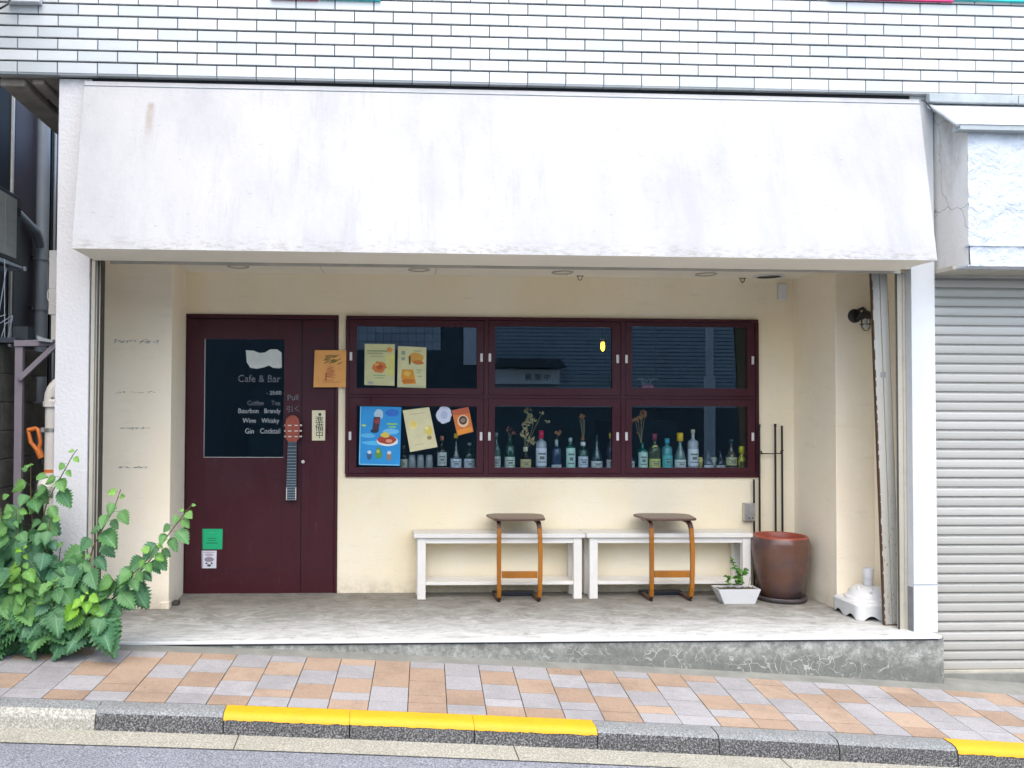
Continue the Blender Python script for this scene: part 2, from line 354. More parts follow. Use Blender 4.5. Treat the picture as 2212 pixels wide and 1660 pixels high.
c = t.mix((.095, .046, .030), (.14, .066, .042), t.noise(2.5, 6)); c = t.mix(c, (.055, .044, .052), t.math('MULTIPLY', t.ramp(t.noise(3.4, 6, .6), [(.42, (0,0,0)), (.62, (1,1,1))]), .8))
t.col(c); n1 = t.bump(t.noise(7, 3, .5, (1, 1, 6)), .2, .01); t.bump(t.noise(80, 4), .15, .003, n1); M['clay'] = t.m
M['clayrim'] = mat('red_clay_rim', (.30, .065, .035), .4, .12, 5)
M['saucer'] = mat('dark_saucer', (.05, .042, .042), .55, .3, 14)
M['soil'] = mat('soil', (.12, .095, .065), .95, .5, 60, 1, 120)
def glassmat(name):
    t = NT(name); nt_ = t.t; nt_.nodes.remove(t.b)
    lw = t.n('LayerWeight'); lw.inputs[0].default_value = .5
    fr_ = t.math('ADD', .078, t.math('MULTIPLY', .95, t.math('POWER', lw.outputs['Facing'], 5.0)))
    g = t.n('BsdfGlossy'); g.inputs['Roughness'].default_value = .004; g.inputs['Color'].default_value = (.85, .95, 1, 1)
    tr = t.n('BsdfTransparent'); tr.inputs[0].default_value = (.93, .98, .99, 1)
    m = t.n('MixShader'); t.l(fr_, m.inputs[0]); t.l(tr.outputs[0], m.inputs[1]); t.l(g.outputs[0], m.inputs[2])
    t.l(m.outputs[0], nt_.nodes['Material Output'].inputs[0]); return t.m
M['pane'] = glassmat('window_glass')
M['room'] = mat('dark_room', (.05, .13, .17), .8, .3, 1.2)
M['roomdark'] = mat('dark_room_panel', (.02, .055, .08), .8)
def flat(name, c, rough=.6, **k): return mat(name, c, rough, k.pop('var', .05), 8, 0, **k)

# ================================================================ GROUND
def g(X): return gbase(X) + .012
def gbase(X):
    if X < -2.6: return gbase(-2.6) - .042 * (X + 2.6)
    if X > 5: return gbase(5) - .078 * (X - 5)
    return -.014 - .0494*(X+1.53) - .0028*(X+1.53)*(X-.92)
YS, YP, YK, YKF, YA = 5.10, 5.00, 4.28, 4.165, 4.00
XF = .052
def gz(X, Y): return g(X) - XF * (YS - Y)
def frange(a, b, n): return [a + (b-a)*i/n for i in range(n+1)]
def strip(mb, xs, ys, zf, mi=0, val=.5):
    mb.grid([[(x, y, zf(x, y)) for x in xs] for y in ys], mi, val)
xs = frange(-30, 30, 120)
m = MB(); strip(m, xs, [YP-.005, YS+.02, 8.0], lambda x, y: gz(x, min(y, 5.12)) - (.002 if y < 5.11 else .0))
m.build('edging_strip', M['gutter_conc'], recalc=False); tag(bpy.data.objects['edging_strip'], kind='structure')
m = MB(); strip(m, xs, [YK-.03, YP+.06], lambda x, y: gz(x, y) - .012)
pcols = {'A':'LOLoOc','B':None}
# pavers: colour of every column read off the photo, top to bottom
cols = ['LOLOO','LOOoL','OLOLO','OLOlL','LOLOO','LOLoL','OLOLL','OLOlO','OOLOL','LOOoO','LLOOL','LOLlO','LOLOO','OLOlL','OLOLO','LOLoL','OLLOL','OLOlO',
        'LLOOO','OOLlL','LOOLO','LOLlL','LLOLO','OOLlL','LOLLL','OLOlO','OLOLO','LOLlO','LOOLO']
c0 = 9   # index of the column right of the reference joint (column J)
pm = MB(); gap = .0046
rnd = random.Random(3)
for ci in range(-45, 60):
    k = ci + c0
    seq = cols[k] if 0 <= k < len(cols) else ''.join(rnd.choice('OLOL') for _ in range(5))
    half = (ci % 2 == 0)
    cuts = [YK + .003, YK + .123] + ([YK+.223] if half else [])
    while cuts[-1] < YP - .01: cuts.append(min(cuts[-1] + .2, YP))
    n = len(cuts) - 1
    for r in range(n):
        idx = n - 1 - r
        ch = seq[min(idx, len(seq)-1)] if n <= len(seq) else (seq + seq)[idx]
        if r == 0: ch = seq[-1]
        elif half and r == 1: ch = seq[-2]
        y0, y1 = cuts[r] + gap*(.5 if r else 1), cuts[r+1] - gap*.5
        def xx(y, kk): return PX(886, 5.0, 1432) + .1985*kk + .065*(y - 5.0)
        h = rnd.uniform(-.001, .001); vv = rnd.random()
        q = [(xx(y0, ci)+gap/2, y0), (xx(y0, ci+1)-gap/2, y0), (xx(y1, ci+1)-gap/2, y1), (xx(y1, ci)+gap/2, y1)]
        top = [(x, y, gz(x, y)+h) for x, y in q]; bot = [(x, y, gz(x, y)-.015) for x, y in q]
        mi = 1 + (ch.upper() == 'L')
        pm.face(top, mi, vv)
        for i in range(4):
            j = (i+1) % 4; pm.face([bot[i], bot[j], top[j], top[i]], mi, vv)
b0 = len(m.v); m.v += pm.v
m.f += [tuple(i + b0 for i in f) for f in pm.f]; m.mi += pm.mi; m.val += pm.val; m.uv += pm.uv; m.sm += pm.sm
tag(m.build('pavement', [M['joint'], M['pav_o'], M['pav_l']], recalc=False), kind='structure')
# kerb stones
km = MB(); ym = MB()
for k in range(-40, 45):
    x0, x1 = -.09 + .603*k + .003, -.09 + .603*(k+1) - .003
    light = -9 < k < -2
    KH = .098
    prof = [(YK-.003, 0), (YKF+.045, 0), (YKF+.018, -.006), (YKF+.004, -.02), (YKF, -.04), (YKF-.004, -KH-.05)]
    if light: prof = [(YK-.003, 0), (YKF+.07, -.004), (YKF+.035, -.014), (YKF+.012, -.032), (YKF+.004, -.05), (YKF-.004, -KH-.05)]
    rows = [[(x, y, gz(x, YK) + dz) for (y, dz) in prof] for x in frange(x0, x1, 4)]
    b = len(km.v); n = len(prof)
    for i in range(4):
        for j in range(n-1):
            km.face([rows[i][j], rows[i+1][j], rows[i+1][j+1], rows[i][j+1]], ((1 if j < 2 else 2) if light else (1 if j < 3 else 0)), rnd.random(), None, True)
    for rw in (rows[0], rows[-1]): km.face(rw + [(rw[0][0], YK-.003, rw[0][2]-.15)], 2 if light else 0)
    if k in (-1, 0, 1, 5, 6, 7, 8):
        py_ = [(YK-.004, .003), (YKF+.045, .003), (YKF+.017, -.003), (YKF+.002, -.017), (YKF-.002, -.028)]
        rr = [[(x, y - (0 if j < 4 else 0), gz(x, YK)+dz - (rnd.uniform(0, .006) if j == 4 else 0)) for j, (y, dz) in enumerate(py_)] for x in frange(x0-.002, x1+.002, 24)]
        ym.grid(rr, 0, rnd.random())
kerb = km.build('kerb', [M['kerb'], M['kerbtop'], M['kerblight']], recalc=False); tag(kerb, kind='structure')
tag(ym.build('kerb_marking', M['yellow'], recalc=False), kind='structure')
m = MB(); strip(m, xs, [YK-.02, YK+.01], lambda x, y: gz(x, YK) - .02); strip(m, xs, [YKF-.01, YKF+.1], lambda x, y: gz(x, YK) - .105)
tag(m.build('kerb_bed', M['joint'], recalc=False), kind='structure')
def rz(X, Y): return gz(X, YK) - .098 - .03*max(0, (YKF - Y))*.6
m = MB(); strip(m, xs, [YA, YKF+.01], lambda x, y: rz(x, y))
for k in range(-8, 9):
    x = -.62 + 1.32*k; m.face([(x, YA, rz(x, YA)+.001), (x+.006, YA, rz(x, YA)+.001), (x+.006, YKF, rz(x, YKF)+.001), (x, YKF, rz(x, YKF)+.001)], 1)
tag(m.build('gutter_apron', [M['apron'], M['joint']], recalc=False), kind='structure')
m = MB(); strip(m, xs, [-6.0, -2, 1, 3, YA+.012], lambda x, y: rz(x, y) - .006)
tag(m.build('road', M['asphalt'], recalc=False), kind='structure')
m = MB(); strip(m, frange(-150, 150, 60), [-150, -40, -8, 4, 8, 40, 150], lambda x, y: rz(max(-40, min(40, x)), 4) - .32)
tag(m.build('ground', M['gutter_conc'], recalc=False), kind='structure')

# ================================================================ SHOP BUILDING
YB, YC = 6.38, 5.20
B = empty('shop_building', (.8, 5.2, 0), 'white tiled shop building with a cream recessed cafe front under a white slanted fascia', 'building')
def zdown(X, Y): return gz(X, min(Y, 5.12)) - .1
# tiled upper wall
ZT = PZ(600, 169, 5.15)
XL = -2.27
m = MB(); TW, TH = .2355, .0702
m.box(XL+.01, 9, 5.162, 5.6, ZT+.006, ZT+1.45, 1)
jx = PX(36.5, 5.15, 150)
for r in range(20):
    off = 0 if r % 2 == 0 else -TW*.5
    x = jx + off - TW*2
    while x < 8.9:
        a, b = max(x + .0024, XL), min(x + TW - .0024, 9)
        if b - a > .02:
            z0, z1 = ZT + TH*r + .0055, ZT + TH*(r+1) - .0038
            yo = 5.15 + rnd.uniform(-.001, .001)
            if r == 0: z0 -= .004
            v = rnd.random()
            q = [(a, yo, z0), (b, yo, z0), (b, yo+rnd.uniform(-.0008, .0008), z1), (a, yo, z1)]
            e = .0022
            inn = [(q[0][0]+e, yo-.0, z0+e), (q[1][0]-e, yo, z0+e), (q[2][0]-e, q[2][1], z1-e), (q[3][0]+e, yo, z1-e)]
            out = [(a, 5.154, z0), (b, 5.154, z0), (b, 5.154, z1), (a, 5.154, z1)]; bk = [(p[0], 5.166, p[2]) for p in out]
            m.face(inn, 0, v)
            for i in range(4):
                j = (i+1) % 4; m.face([out[i], out[j], inn[j], inn[i]], 0, v, None, False); m.face([bk[i], bk[j], out[j], out[i]], 0, v)
            if r == 0:
                m.prism([(5.154, z0+.001), (5.158, z0-.008), (5.20, z0-.008), (5.20, z0+.001)], a, b, 'x', 0, v)
        x += TW
m.build('tiled_wall', [M['tile'], M['mortar']], B, recalc=True)
# concrete underside over the alley
m = MB(); m.box(XL+.02, -1.885, 5.22, 12, ZT+.0, ZT+.2); m.box(XL+.02, XL+.17, 5.24, 12, ZT-.05, ZT-.001); m.box(-2.06, -1.99, 5.24, 12, ZT-.035, ZT-.001)
m.box(-1.885, 9, 5.2, 12, ZT+.02, ZT+.2)
m.build('overhang_soffit', M['soffit'], B, bevel=.01)
m = MB(); m.box(XL+.17, -2.06, 5.6, 12, ZT-.012, ZT-.002); m.build('soffit_board', M['brownwall'], B)
# left column
m = MB(); m.box(-1.883, PX(192, YC, 700), YC, YC+.10, -.4, ZT-.012); m.box(-1.883, -1.862, YC+.1, 5.93, -.4, ZT-.012)
o = m.build('stucco_column', M['stucco'], B, bevel=.006, seg=2)
# left guide rail
xa, xb = PX(192, YC, 900), PX(215, YC+.04, 900)
m = MB(); m.box(xa, xa+.022, YC+.012, YC+.10, 0, 2.30, 0); m.box(xa+.022, xb, YC+.03, YC+.10, 0, 2.30, 0); m.box(xb-.018, xb-.008, YC+.022, YC+.0301, 0, 2.30, 1)
m.box(xb-.001, xb+.004, YC+.025, YC+.10, 0, 2.30, 1)
m.build('guide_rail', [M['railgrey'], M['raildark']], B, bevel=.002)
# left pilaster
ZCEIL = PZ(395, 588, YB)
xp = PX(369, 5.92, 900)
m = MB(); m.box(-1.862, xp, 5.92, 6.60, 0, ZCEIL+.02)
rr = random.Random(5)
for (cx_, cy_, wpx, n) in ((295, 738, 95, 70), (292, 848, 90, 26), (293, 925, 66, 34), (287, 1010, 62, 34)):
    for i in range(n):
        px = cx_ + rr.uniform(-.5, .5)*wpx; p = P(px, cy_ + rr.gauss(0, 2.0 if n > 40 else 1.2), 5.92)
        a = rr.uniform(-.5, .5); l = rr.uniform(.003, .014); h = rr.uniform(.0008, .0024)
        c_, s_ = math.cos(a), math.sin(a)
        m.face([(p.x + u*c_ - v*s_, 5.9188, p.z + u*s_ + v*c_) for u, v in ((-l, 0), (0, -h), (l, 0), (0, h))], 1)
m.box(xp-.055, xp+.004, 5.913, 5.99, 0, .05, 0)
m.build('left_pilaster', [M['pinkcream'], M['greypatch']], B, bevel=.004)
m = MB(); m.box(xp+.004, xp+.045, 6.0, 6.07, 0, .03); m.build('rubber_wedge', M['raildark'], B)
# door / window layout on the back wall
dx0, dx1 = PX(393, YB, 980), PX(730, YB, 980)
dz1 = PZ(565, 680, YB)
wx0, wx1 = PX(747, YB, 860), PX(1636, YB, 860)
wz0, wz1 = PZ(1190, 1030, YB), PZ(1190, 688, YB)
XR = PX(1715, YB, 950)
m = MB(); T = YB + .12
m.box(xp, dx1, YB, T, dz1, ZCEIL+.02); m.box(dx1, wx0, YB, T, 0, ZCEIL+.02); m.box(wx0, wx1, YB, T, wz1, ZCEIL+.02)
m.box(wx0, wx1, YB, T, 0, wz0); m.box(wx1, XR+.02, YB, T, 0, ZCEIL+.02); m.box(xp, dx0, YB, T, 0, dz1)
m.build('back_wall', M['cream'], B)
m = MB(); m.box(XR, 3.66, 5.79, 6.6, 0, ZCEIL+.02); m.box(3.485, 3.505, YC+.13, 5.789, 0, ZCEIL+.02); m.build('right_pilaster', M['pinkcream'], B, bevel=.004)
# ceiling
m = MB(); m.box(-1.862, 3.60, YC+.30, YB+.12, ZCEIL, ZCEIL+.05)
m.box(-1.862, 3.60, YC+.07, YC+.30, ZCEIL, ZCEIL+.05)
for x, sgn in ((PX(682, 6.0, 580), .04), (PX(938, 6.0, 580), .03), (PX(1240, 6.0, 585), .02), (PX(1800, 6, 590), .3)):
    m.face([(x, 5.5, ZCEIL-.0008), (x+.005, 5.5, ZCEIL-.0008), (x+.005+sgn, 6.36, ZCEIL-.0008), (x+sgn, 6.36, ZCEIL-.0008)], 1)
m.build('recess_ceiling', [M['ceiling'], M['railgrey']], B)
# fascia (slanted canopy)
tl, tr_ = P(183, 175.5, 5.175), P(1985, 215.5, 5.175)
bl, br = P(155, 537, 4.80), P(2025, 563, 4.80)
zb = (bl.z + br.z)/2
m = MB()
Fv = [Vector((tl.x, 5.175, tl.z)), Vector((tr_.x, 5.175, tr_.z)), Vector((br.x, 4.80, br.z)), Vector((bl.x, 4.80, bl.z))]
nx, nz_ = 60, 14
rows = []
for j in range(nz_+1):
    v = j/nz_; row = []
    for i in range(nx+1):
        u = i/nx; a = Fv[0].lerp(Fv[1], u); b_ = Fv[3].lerp(Fv[2], u); row.append(a.lerp(b_, v))
    rows.append(row)
m.grid(rows, 0)
th = .03
bkz = {0: bl.z, 1: br.z}
m.face([Fv[3], Fv[2], (br.x, YC-.002, br.z), (bl.x, YC-.002, bl.z)], 1)       # underside
m.face([Fv[0], Fv[3], (bl.x, YC-.002, bl.z), (tl.x, YC-.002, tl.z)]); m.face([Fv[2], Fv[1], (tr_.x, YC-.002, tr_.z), (br.x, YC-.002, br.z)])
m.face([Fv[1], Fv[0], (tl.x, YC-.002, tl.z), (tr_.x, YC-.002, tr_.z)]); m.face([(tl.x, YC-.002, tl.z), (tr_.x, YC-.002, tr_.z), (br.x, YC-.002, br.z), (bl.x, YC-.002, bl.z)])
o = m.build('slanted_fascia', [M['plaster'], M['ceiling']], B)
m = MB()
for (pa, pb, off, hh) in ((tl, tr_, .0, .008),):
    dz = .034
    A = Fv[0].lerp(Fv[3], .028); C_ = Fv[1].lerp(Fv[2], .028)
    m.tube([A + Vector((0, -.002, 0)), C_ + Vector((0, -.002, 0))], .0035, 6)
m.build('trim_line', M['flash'], B)
m = MB(); m.box(tl.x, tr_.x+.03, 5.204, 5.22, max(bl.z, br.z)+.02, ZT+.03); m.build('shadow_gap_backing', M['darkgap'], B)
# lintel between fascia soffit and ceiling, with the shutter slot
m = MB(); m.box(PX(192, YC, 700)+.001, PX(1971, YC, 900)-.001, YC+.002, YC+.07, zb+.012, ZCEIL+.05, 0)
xm = PX(1095, YC, 570)
xl_, xr_ = PX(238, YC, 555), PX(1945, YC, 575)
m.box(xl_, xm, YC+.012, YC+.03, zb+.000, zb+.0125, 1); m.box(xm, xr_, YC+.012, YC+.045, zb-.004, zb+.0125, 1)
m.box(xl_, xr_, YC-.0, YC+.010, min(bl.z, br.z)-.014, zb+.02, 0)
m.build('shutter_lintel', [M['railgrey'], M['darkgap']], B)
# right pillar
xr0, xr1 = PX(1971, YC, 900), PX(2022, YC, 900)
zg = gz(3.5, 5.1)
m = MB(); m.box(xr0, xr1, YC, YC+.062, -.001, ZT-.002, 0); m.box(xr1-.02, xr1, YC+.062, 5.79, -.2, ZT-.002, 0)
m.build('white_pillar', [M['pillarwhite']], B, bevel=.003)
m = MB(); m.box(xr0-.003, xr0+.002, YC+.006, YC+.06, 0, PZ(1965, 1270, YC)); m.build('pillar_patch', M['greypatch'], B)
m = MB(); m.box(xr0, xr1+.003, YC-.003, YC+.002, PZ(1990, 1262, YC)-.004, PZ(1990, 1262, YC)); m.build('pillar_joint', M['flash'], B)
x2, x1_ = PX(1956, YC+.064, 900), PX(1938, YC+.064, 900)
m = MB(); m.box(x1_, xr0+.02, YC+.066, YC+.082, 0, 2.25, 0); m.box(x1_-.003, x1_+.006, YC+.060, YC+.068, 0, 2.25, 1); m.box(x2-.014, x2+.004, YC+.060, YC+.066, 0, 2.25, 0)
m.build('guide_rail', [M['railgrey'], M['raildark']], B, bevel=.002)
# porch slab
m = MB(); m.box(-2.0, PX(2041, YS, 1400), YS+.012, YB+.5, -.7, 0, 0)
o = m.build('porch_base', M['cracked'], B)
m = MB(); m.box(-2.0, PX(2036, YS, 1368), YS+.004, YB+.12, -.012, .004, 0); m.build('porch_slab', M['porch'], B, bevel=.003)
m = MB(); m.box(-1.62, PX(2030, YS, 1368), YS-.004, YS+.012, -.012, .0055); m.build('nosing', M['whiteplastic'], B, bevel=.003)
m = MB(); m.box(-1.62, PX(2028, YS, 1368), YS+.005, YS+.0125, -.021, -.012); m.build('nosing_shade_line', M['darkgap'], B)  # dark strip standing in for the shade line below the nosing

m = MB(); rq = random.Random(6); c0_ = P(1085, 1341, 5.3); yq = c0_.y if 0 else 5.33
for i in range(26):
    u = rq.uniform(-.055, .055); x_ = PX(1085, yq, 1341) + u; l = rq.uniform(.004, .018); h = rq.uniform(.0012, .005)*(1.2-abs(u)/.06)
    m.face([(x_-l, yq+rq.gauss(0, .004), .0048), (x_, yq-h, .0048), (x_+l, yq+rq.gauss(0, .003), .0048), (x_, yq+h, .0048)])
m.build('chipped_crack', M['greypatch'], B, recalc=False)
# ---- door (part of the building)
YD = YB - .012
fw = .032
zf = .0045
m = MB(); m.box(dx0, dx0+.022, YD, T, zf, dz1); m.box(dx1-.022, dx1, YD, T, zf, dz1); m.box(dx0+.022, dx1-.022, YD, T, dz1-.03, dz1)
m.build('door_frame', M['maroon'], B, bevel=.002)
lx0, lx1 = dx0+.027, PX(650, YB, 980); sx0, sx1 = lx1+.008, dx1-.027
gx0, gx1 = PX(441, YB, 860), PX(613, YB, 860); gz0, gz1 = PZ(527, 989, YB), PZ(527, 733, YB)
top = dz1-.036
m = MB(); y0, y1 = YB+.004, YB+.05
m.box(lx0, gx0, y0, y1, zf, top); m.box(gx1, lx1, y0, y1, zf, top); m.box(gx0, gx1, y0, y1, gz1, top); m.box(gx0, gx1, y0, y1, zf, gz0)
# raised line of the lower panel
def frame_lines(mb, x0, x1, z0, z1, y, w=.003, mi=1):
    mb.box(x0, x1, y-.0015, y+.001, z0, z0+w, mi); mb.box(x0, x1, y-.0015, y+.001, z1-w, z1, mi)
    mb.box(x0, x0+w, y-.0015, y+.001, z0+w, z1-w, mi); mb.box(x1-w, x1, y-.0015, y+.001, z0+w, z1-w, mi)
frame_lines(m, gx0, PX(608, YB, 1100), PZ(520, 1232, YB), PZ(520, 1027, YB), y0)
D = m.build('door', [M['maroon'], M['maroon_dark']], B)
m = MB(); m.box(sx0, sx1, y0, y1, zf, top, 0); frame_lines(m, PX(668, YB, 1100), PX(706, YB, 1100), PZ(690, 1232, YB), PZ(690, 1027, YB), y0)
m.box(PX(672, YB, 712), PX(704, YB, 712), y0-.001, y0+.002, PZ(690, 716, YB), PZ(690, 712, YB), 1)
m.build('side_door_leaf', [M['maroon'], M['maroon_dark']], B)
m = MB(); m.box(lx1, sx0, y0+.01, y1, zf, top); m.box(dx0+.022, lx0, y0+.01, y1, zf, top); m.box(sx1, dx1-.022, y0+.01, y1, zf, top); m.box(dx0+.022, dx1-.022, y0+.01, y1, top, dz1-.03)
m.build('door_gap', M['maroon_dark'], D)
m = MB(); m.box(gx0, gx1, YB+.014, YB+.020, gz0, gz1); pane = m.build('glass_pane', M['pane'], D)
m = MB(); e = .004
m.box(gx0, gx1, y0-.001, YB+.012, gz0-.0, gz0+e); m.box(gx0, gx0+e, y0-.001, YB+.012, gz0+e, gz1)
m.build('glass_bead', M['steel'], D)
M['lettering'] = mat('white_lettering', (.42, .46, .46), .7, .2, 30, 0)
M['letterfaint'] = mat('faint_lettering', (.16, .17, .19), .7, .2, 30, 0)
M['letterbright'] = mat('bright_lettering', (.60, .64, .60), .7, .1, 10, 0)
ly = YB + .013
def TP(s, px, py, size, mt, al='CENTER', sq=1, rot=0, Y=ly):
    m = MB(); p = P(px, py, Y); text_mb(m, s, size, p.x, Y, p.z, 0, al, rot, .0005, squash=sq); m.build('lettering', M[mt], D)
LF, LT = 'letterfaint', 'lettering'
TP('Cafe & Bar', 606, 826, .075, LF, 'RIGHT', .95); TP('- 25:00', 608, 853, .04, LT, 'RIGHT')
TP('Coffee', 570, 876, .048, LF, 'RIGHT', .95); TP('Tea', 606, 876, .048, LF, 'RIGHT', .95)
TP('Bourbon', 559, 893, .05, LT, 'RIGHT', .86); TP('Brandy', 606, 893, .05, LT, 'RIGHT', .86)
TP('Wine', 553, 914, .05, LT, 'RIGHT', .88); TP('Whisky', 603, 914, .05, LT, 'RIGHT', .85)
TP('Gin', 549, 937, .055, LT, 'RIGHT', .85); TP('Cocktail', 606, 937, .055, LT, 'RIGHT', .82)
q = [P(x_, y_, ly) for x_, y_ in ((531,757),(548,758),(560,763),(572,762),(584,755),(598,755),(608,762),(609,794),(603,796),(590,795),(581,790),(570,794),(555,797),(541,795),(533,783))]
m = MB(); m.prism([(p.x, p.z) for p in q], ly-.0005, ly+.0005, 'y', 0); m.build('emblem', M['letterbright'], D)
m2 = y0-.0008
TP('Pull', 633, 865, .06, LF, 'CENTER', 1, -.05, m2); TP('引く', 634, 889, .05, LF, 'CENTER', 1.1, -.05, m2)
# guitar-neck handle
M['fret'] = mat('fretboard', (.030, .055, .075), .45, .2, 20); M['fretwire'] = mat('fret_wire', (.30, .36, .38), .35, .05, 10, metal=.5)
M['headstock'] = mat('red_headstock_wood', (.30, .065, .035), .35, .2, 8); M['peg'] = mat('tuning_peg', (.60, .57, .50), .4)
ny = YB - .055
def H3(x_, y_):
    p = P(x_, y_, ny); return (p.x, p.z)
m = MB()
m.prism([H3(*q) for q in ((623,955),(618,948),(616,920),(619,905),(626,899),(632,897),(639,899),(645,905),(648,920),(646,948),(640,955))], ny-.010, ny+.008, 'y', 0)
a, b_ = H3(622, 955), H3(641, 955); c_, d_ = H3(640, 1080), H3(617, 1080)
m.prism([a, b_, c_, d_], ny-.006, ny+.014, 'y', 1)
for i in range(21):
    t_ = (i / 20) ** .85; l_ = Vector(a).lerp(Vector(d_), t_); r_ = Vector(b_).lerp(Vector(c_), t_)
    z_ = l_.y; m.box(l_.x, r_.x, ny-.0085, ny-.006, z_-.0015, z_+.0015, 2)
for k in range(3):
    for sx_ in (626, 640):
        p = H3(sx_, 917 + 12*k); m.box(p[0]-.013, p[0]+.013, ny-.013, ny-.010, p[1]-.012, p[1]-.004, 3)
    for sx_, dd in ((617, -1), (649, 1)):
        p = H3(sx_, 919 + 12*k); m.box(p[0]-.010, p[0]+.010, ny-.004, ny+.004, p[1]-.007, p[1]+.005, 3)
p = H3(629, 1067); m.box(p[0]-.036, p[0]-.030, ny-.010, YB, p[1]-.045, p[1]+.045, 3); m.box(p[0]+.030, p[0]+.036, ny-.010, YB, p[1]-.045, p[1]+.045, 3)
m.box(p[0]-.03, p[0]+.03, ny+.014, YB+.004, p[1]-.03, p[1]+.03, 1); p = H3(632, 925); m.box(p[0]-.02, p[0]+.02, ny+.008, YB+.004, p[1]-.03, p[1]+.03, 0)
m.build('guitar_neck_handle', [M['headstock'], M['fret'], M['fretwire'], M['peg']], D, bevel=.0015)
m = MB(); p = P(654.5, 998, YB-.002); m.lathe((p.x, YB-.010, p.z), [(0, 0), (.010, 0), (.013, .004), (.013, .016)], 16, axis='y'); m.build('lock', M['peg'], D)

# ---- window unit
YW = YB - .016
def pyx(x_, y_): p = P(x_, y_, YW); return p.x, p.z
colsx = [(770, 1030), (1069, 1323), (1365, 1615)]
rowsy = [(706, 839), (878, 1011)]
m = MB()
fo = .022
xa, xb = wx0, wx1
mull = [PX(1050, YW), PX(1346, YW)]
zm = PZ(1190, 858, YW)
X_ = [xa, mull[0]-.012, mull[0]+.012, mull[1]-.012, mull[1]+.012, xb]
m.box(xa, xb, YW-.006, T, wz1-fo, wz1+.003); m.box(xa, xb, YW-.006, T, wz0-.003, wz0+fo)
m.box(xa-.003, xa+fo, YW-.006, T, wz0+fo, wz1-fo); m.box(xb-fo, xb+.003, YW-.006, T, wz0+fo, wz1-fo)
m.box(xa+fo, xb-fo, YW-.003, T, zm-.010, zm+.010)
for mx_ in mull:
    m.box(mx_-.016, mx_+.016, YW-.004, T, zm+.010, wz1-fo); m.box(mx_-.016, mx_+.016, YW-.004, T, wz0+fo, zm-.010)
WF = m.build('window_frame', M['maroon'], B)
hp = [(758,770,1040,773), (1058,773,1334,776), (1353,776,1626,779), (756,942,1039,943), (1057,943,1334,943), (1353,943,1626,944)]
spans = [(xa+fo, mull[0]-.016), (mull[0]+.016, mull[1]-.016), (mull[1]+.016, xb-fo)]
k = 0
for r, (zA, zB) in enumerate(((zm+.010, wz1-fo), (wz0+fo, zm-.010))):
    for c, (xA, xB) in enumerate(spans):
        m = MB(); gx_0, gx_1 = PX(colsx[c][0], YW), PX(colsx[c][1], YW)
        mid = sum(colsx[c])/2
        g0, g1 = PZ(mid, rowsy[r][1], YW), PZ(mid, rowsy[r][0], YW)
        e = .003; xA_, xB_, zA_, zB_ = xA+e, xB-e, zA+e, zB-e
        m.box(xA_, gx_0, YW, YW+.04, zA_, zB_); m.box(gx_1, xB_, YW, YW+.04, zA_, zB_)
        m.box(gx_0, gx_1, YW, YW+.04, g1, zB_); m.box(gx_0, gx_1, YW, YW+.04, zA_, g0)
        m.box(xA, xB, YW+.03, YW+.045, zA, zA_, 1); m.box(xA, xB, YW+.03, YW+.045, zB_, zB, 1); m.box(xA, xA_, YW+.03, YW+.045, zA_, zB_, 1); m.box(xB_, xB, YW+.03, YW+.045, zA_, zB_, 1)
        wn = m.build('window', [M['maroon'], M['maroon_dark']], B)
        m = MB(); m.box(gx_0, gx_1, YW+.018, YW+.022, g0, g1); m.build('glass_pane', M['pane'], wn)
        q = hp[k]; k += 1
        for hx, hy in ((q[0], q[1]), (q[2], q[3])):
            p = P(hx, hy, YW); m = MB(); m.box(p.x-.010, p.x+.010, YW-.005, YW, p.z-.031, p.z+.031)
            m.build('catch_plate', M['silverplate'], wn, bevel=.002)
# interior room
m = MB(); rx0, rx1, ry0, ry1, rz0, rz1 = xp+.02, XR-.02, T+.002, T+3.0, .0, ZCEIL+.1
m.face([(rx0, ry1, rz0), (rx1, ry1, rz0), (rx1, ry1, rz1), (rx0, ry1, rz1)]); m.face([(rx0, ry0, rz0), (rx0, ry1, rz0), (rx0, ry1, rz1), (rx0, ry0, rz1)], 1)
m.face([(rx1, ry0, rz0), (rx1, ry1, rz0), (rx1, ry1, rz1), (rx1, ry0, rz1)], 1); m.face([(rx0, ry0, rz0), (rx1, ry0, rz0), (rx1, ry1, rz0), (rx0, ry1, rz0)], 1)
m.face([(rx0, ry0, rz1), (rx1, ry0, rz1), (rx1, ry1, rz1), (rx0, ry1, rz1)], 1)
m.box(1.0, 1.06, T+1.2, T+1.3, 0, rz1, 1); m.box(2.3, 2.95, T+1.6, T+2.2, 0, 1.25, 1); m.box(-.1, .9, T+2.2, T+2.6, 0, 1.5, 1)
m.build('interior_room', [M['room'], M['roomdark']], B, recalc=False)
SILL = PZ(1190, 1011, YW) - .012
m = MB(); m.box(wx0+.03, wx1-.03, YW+.042, T+.16, SILL-.025, SILL); m.build('window_sill', M['maroon_dark'], B)
m = MB(); zs = PZ(1400, 842, YW+.06); m.box(mull[1]+.02, wx1-.03, YW+.05, YW+.16, zs-.012, zs); m.build('inner_shelf', M['maroon_dark'], B)

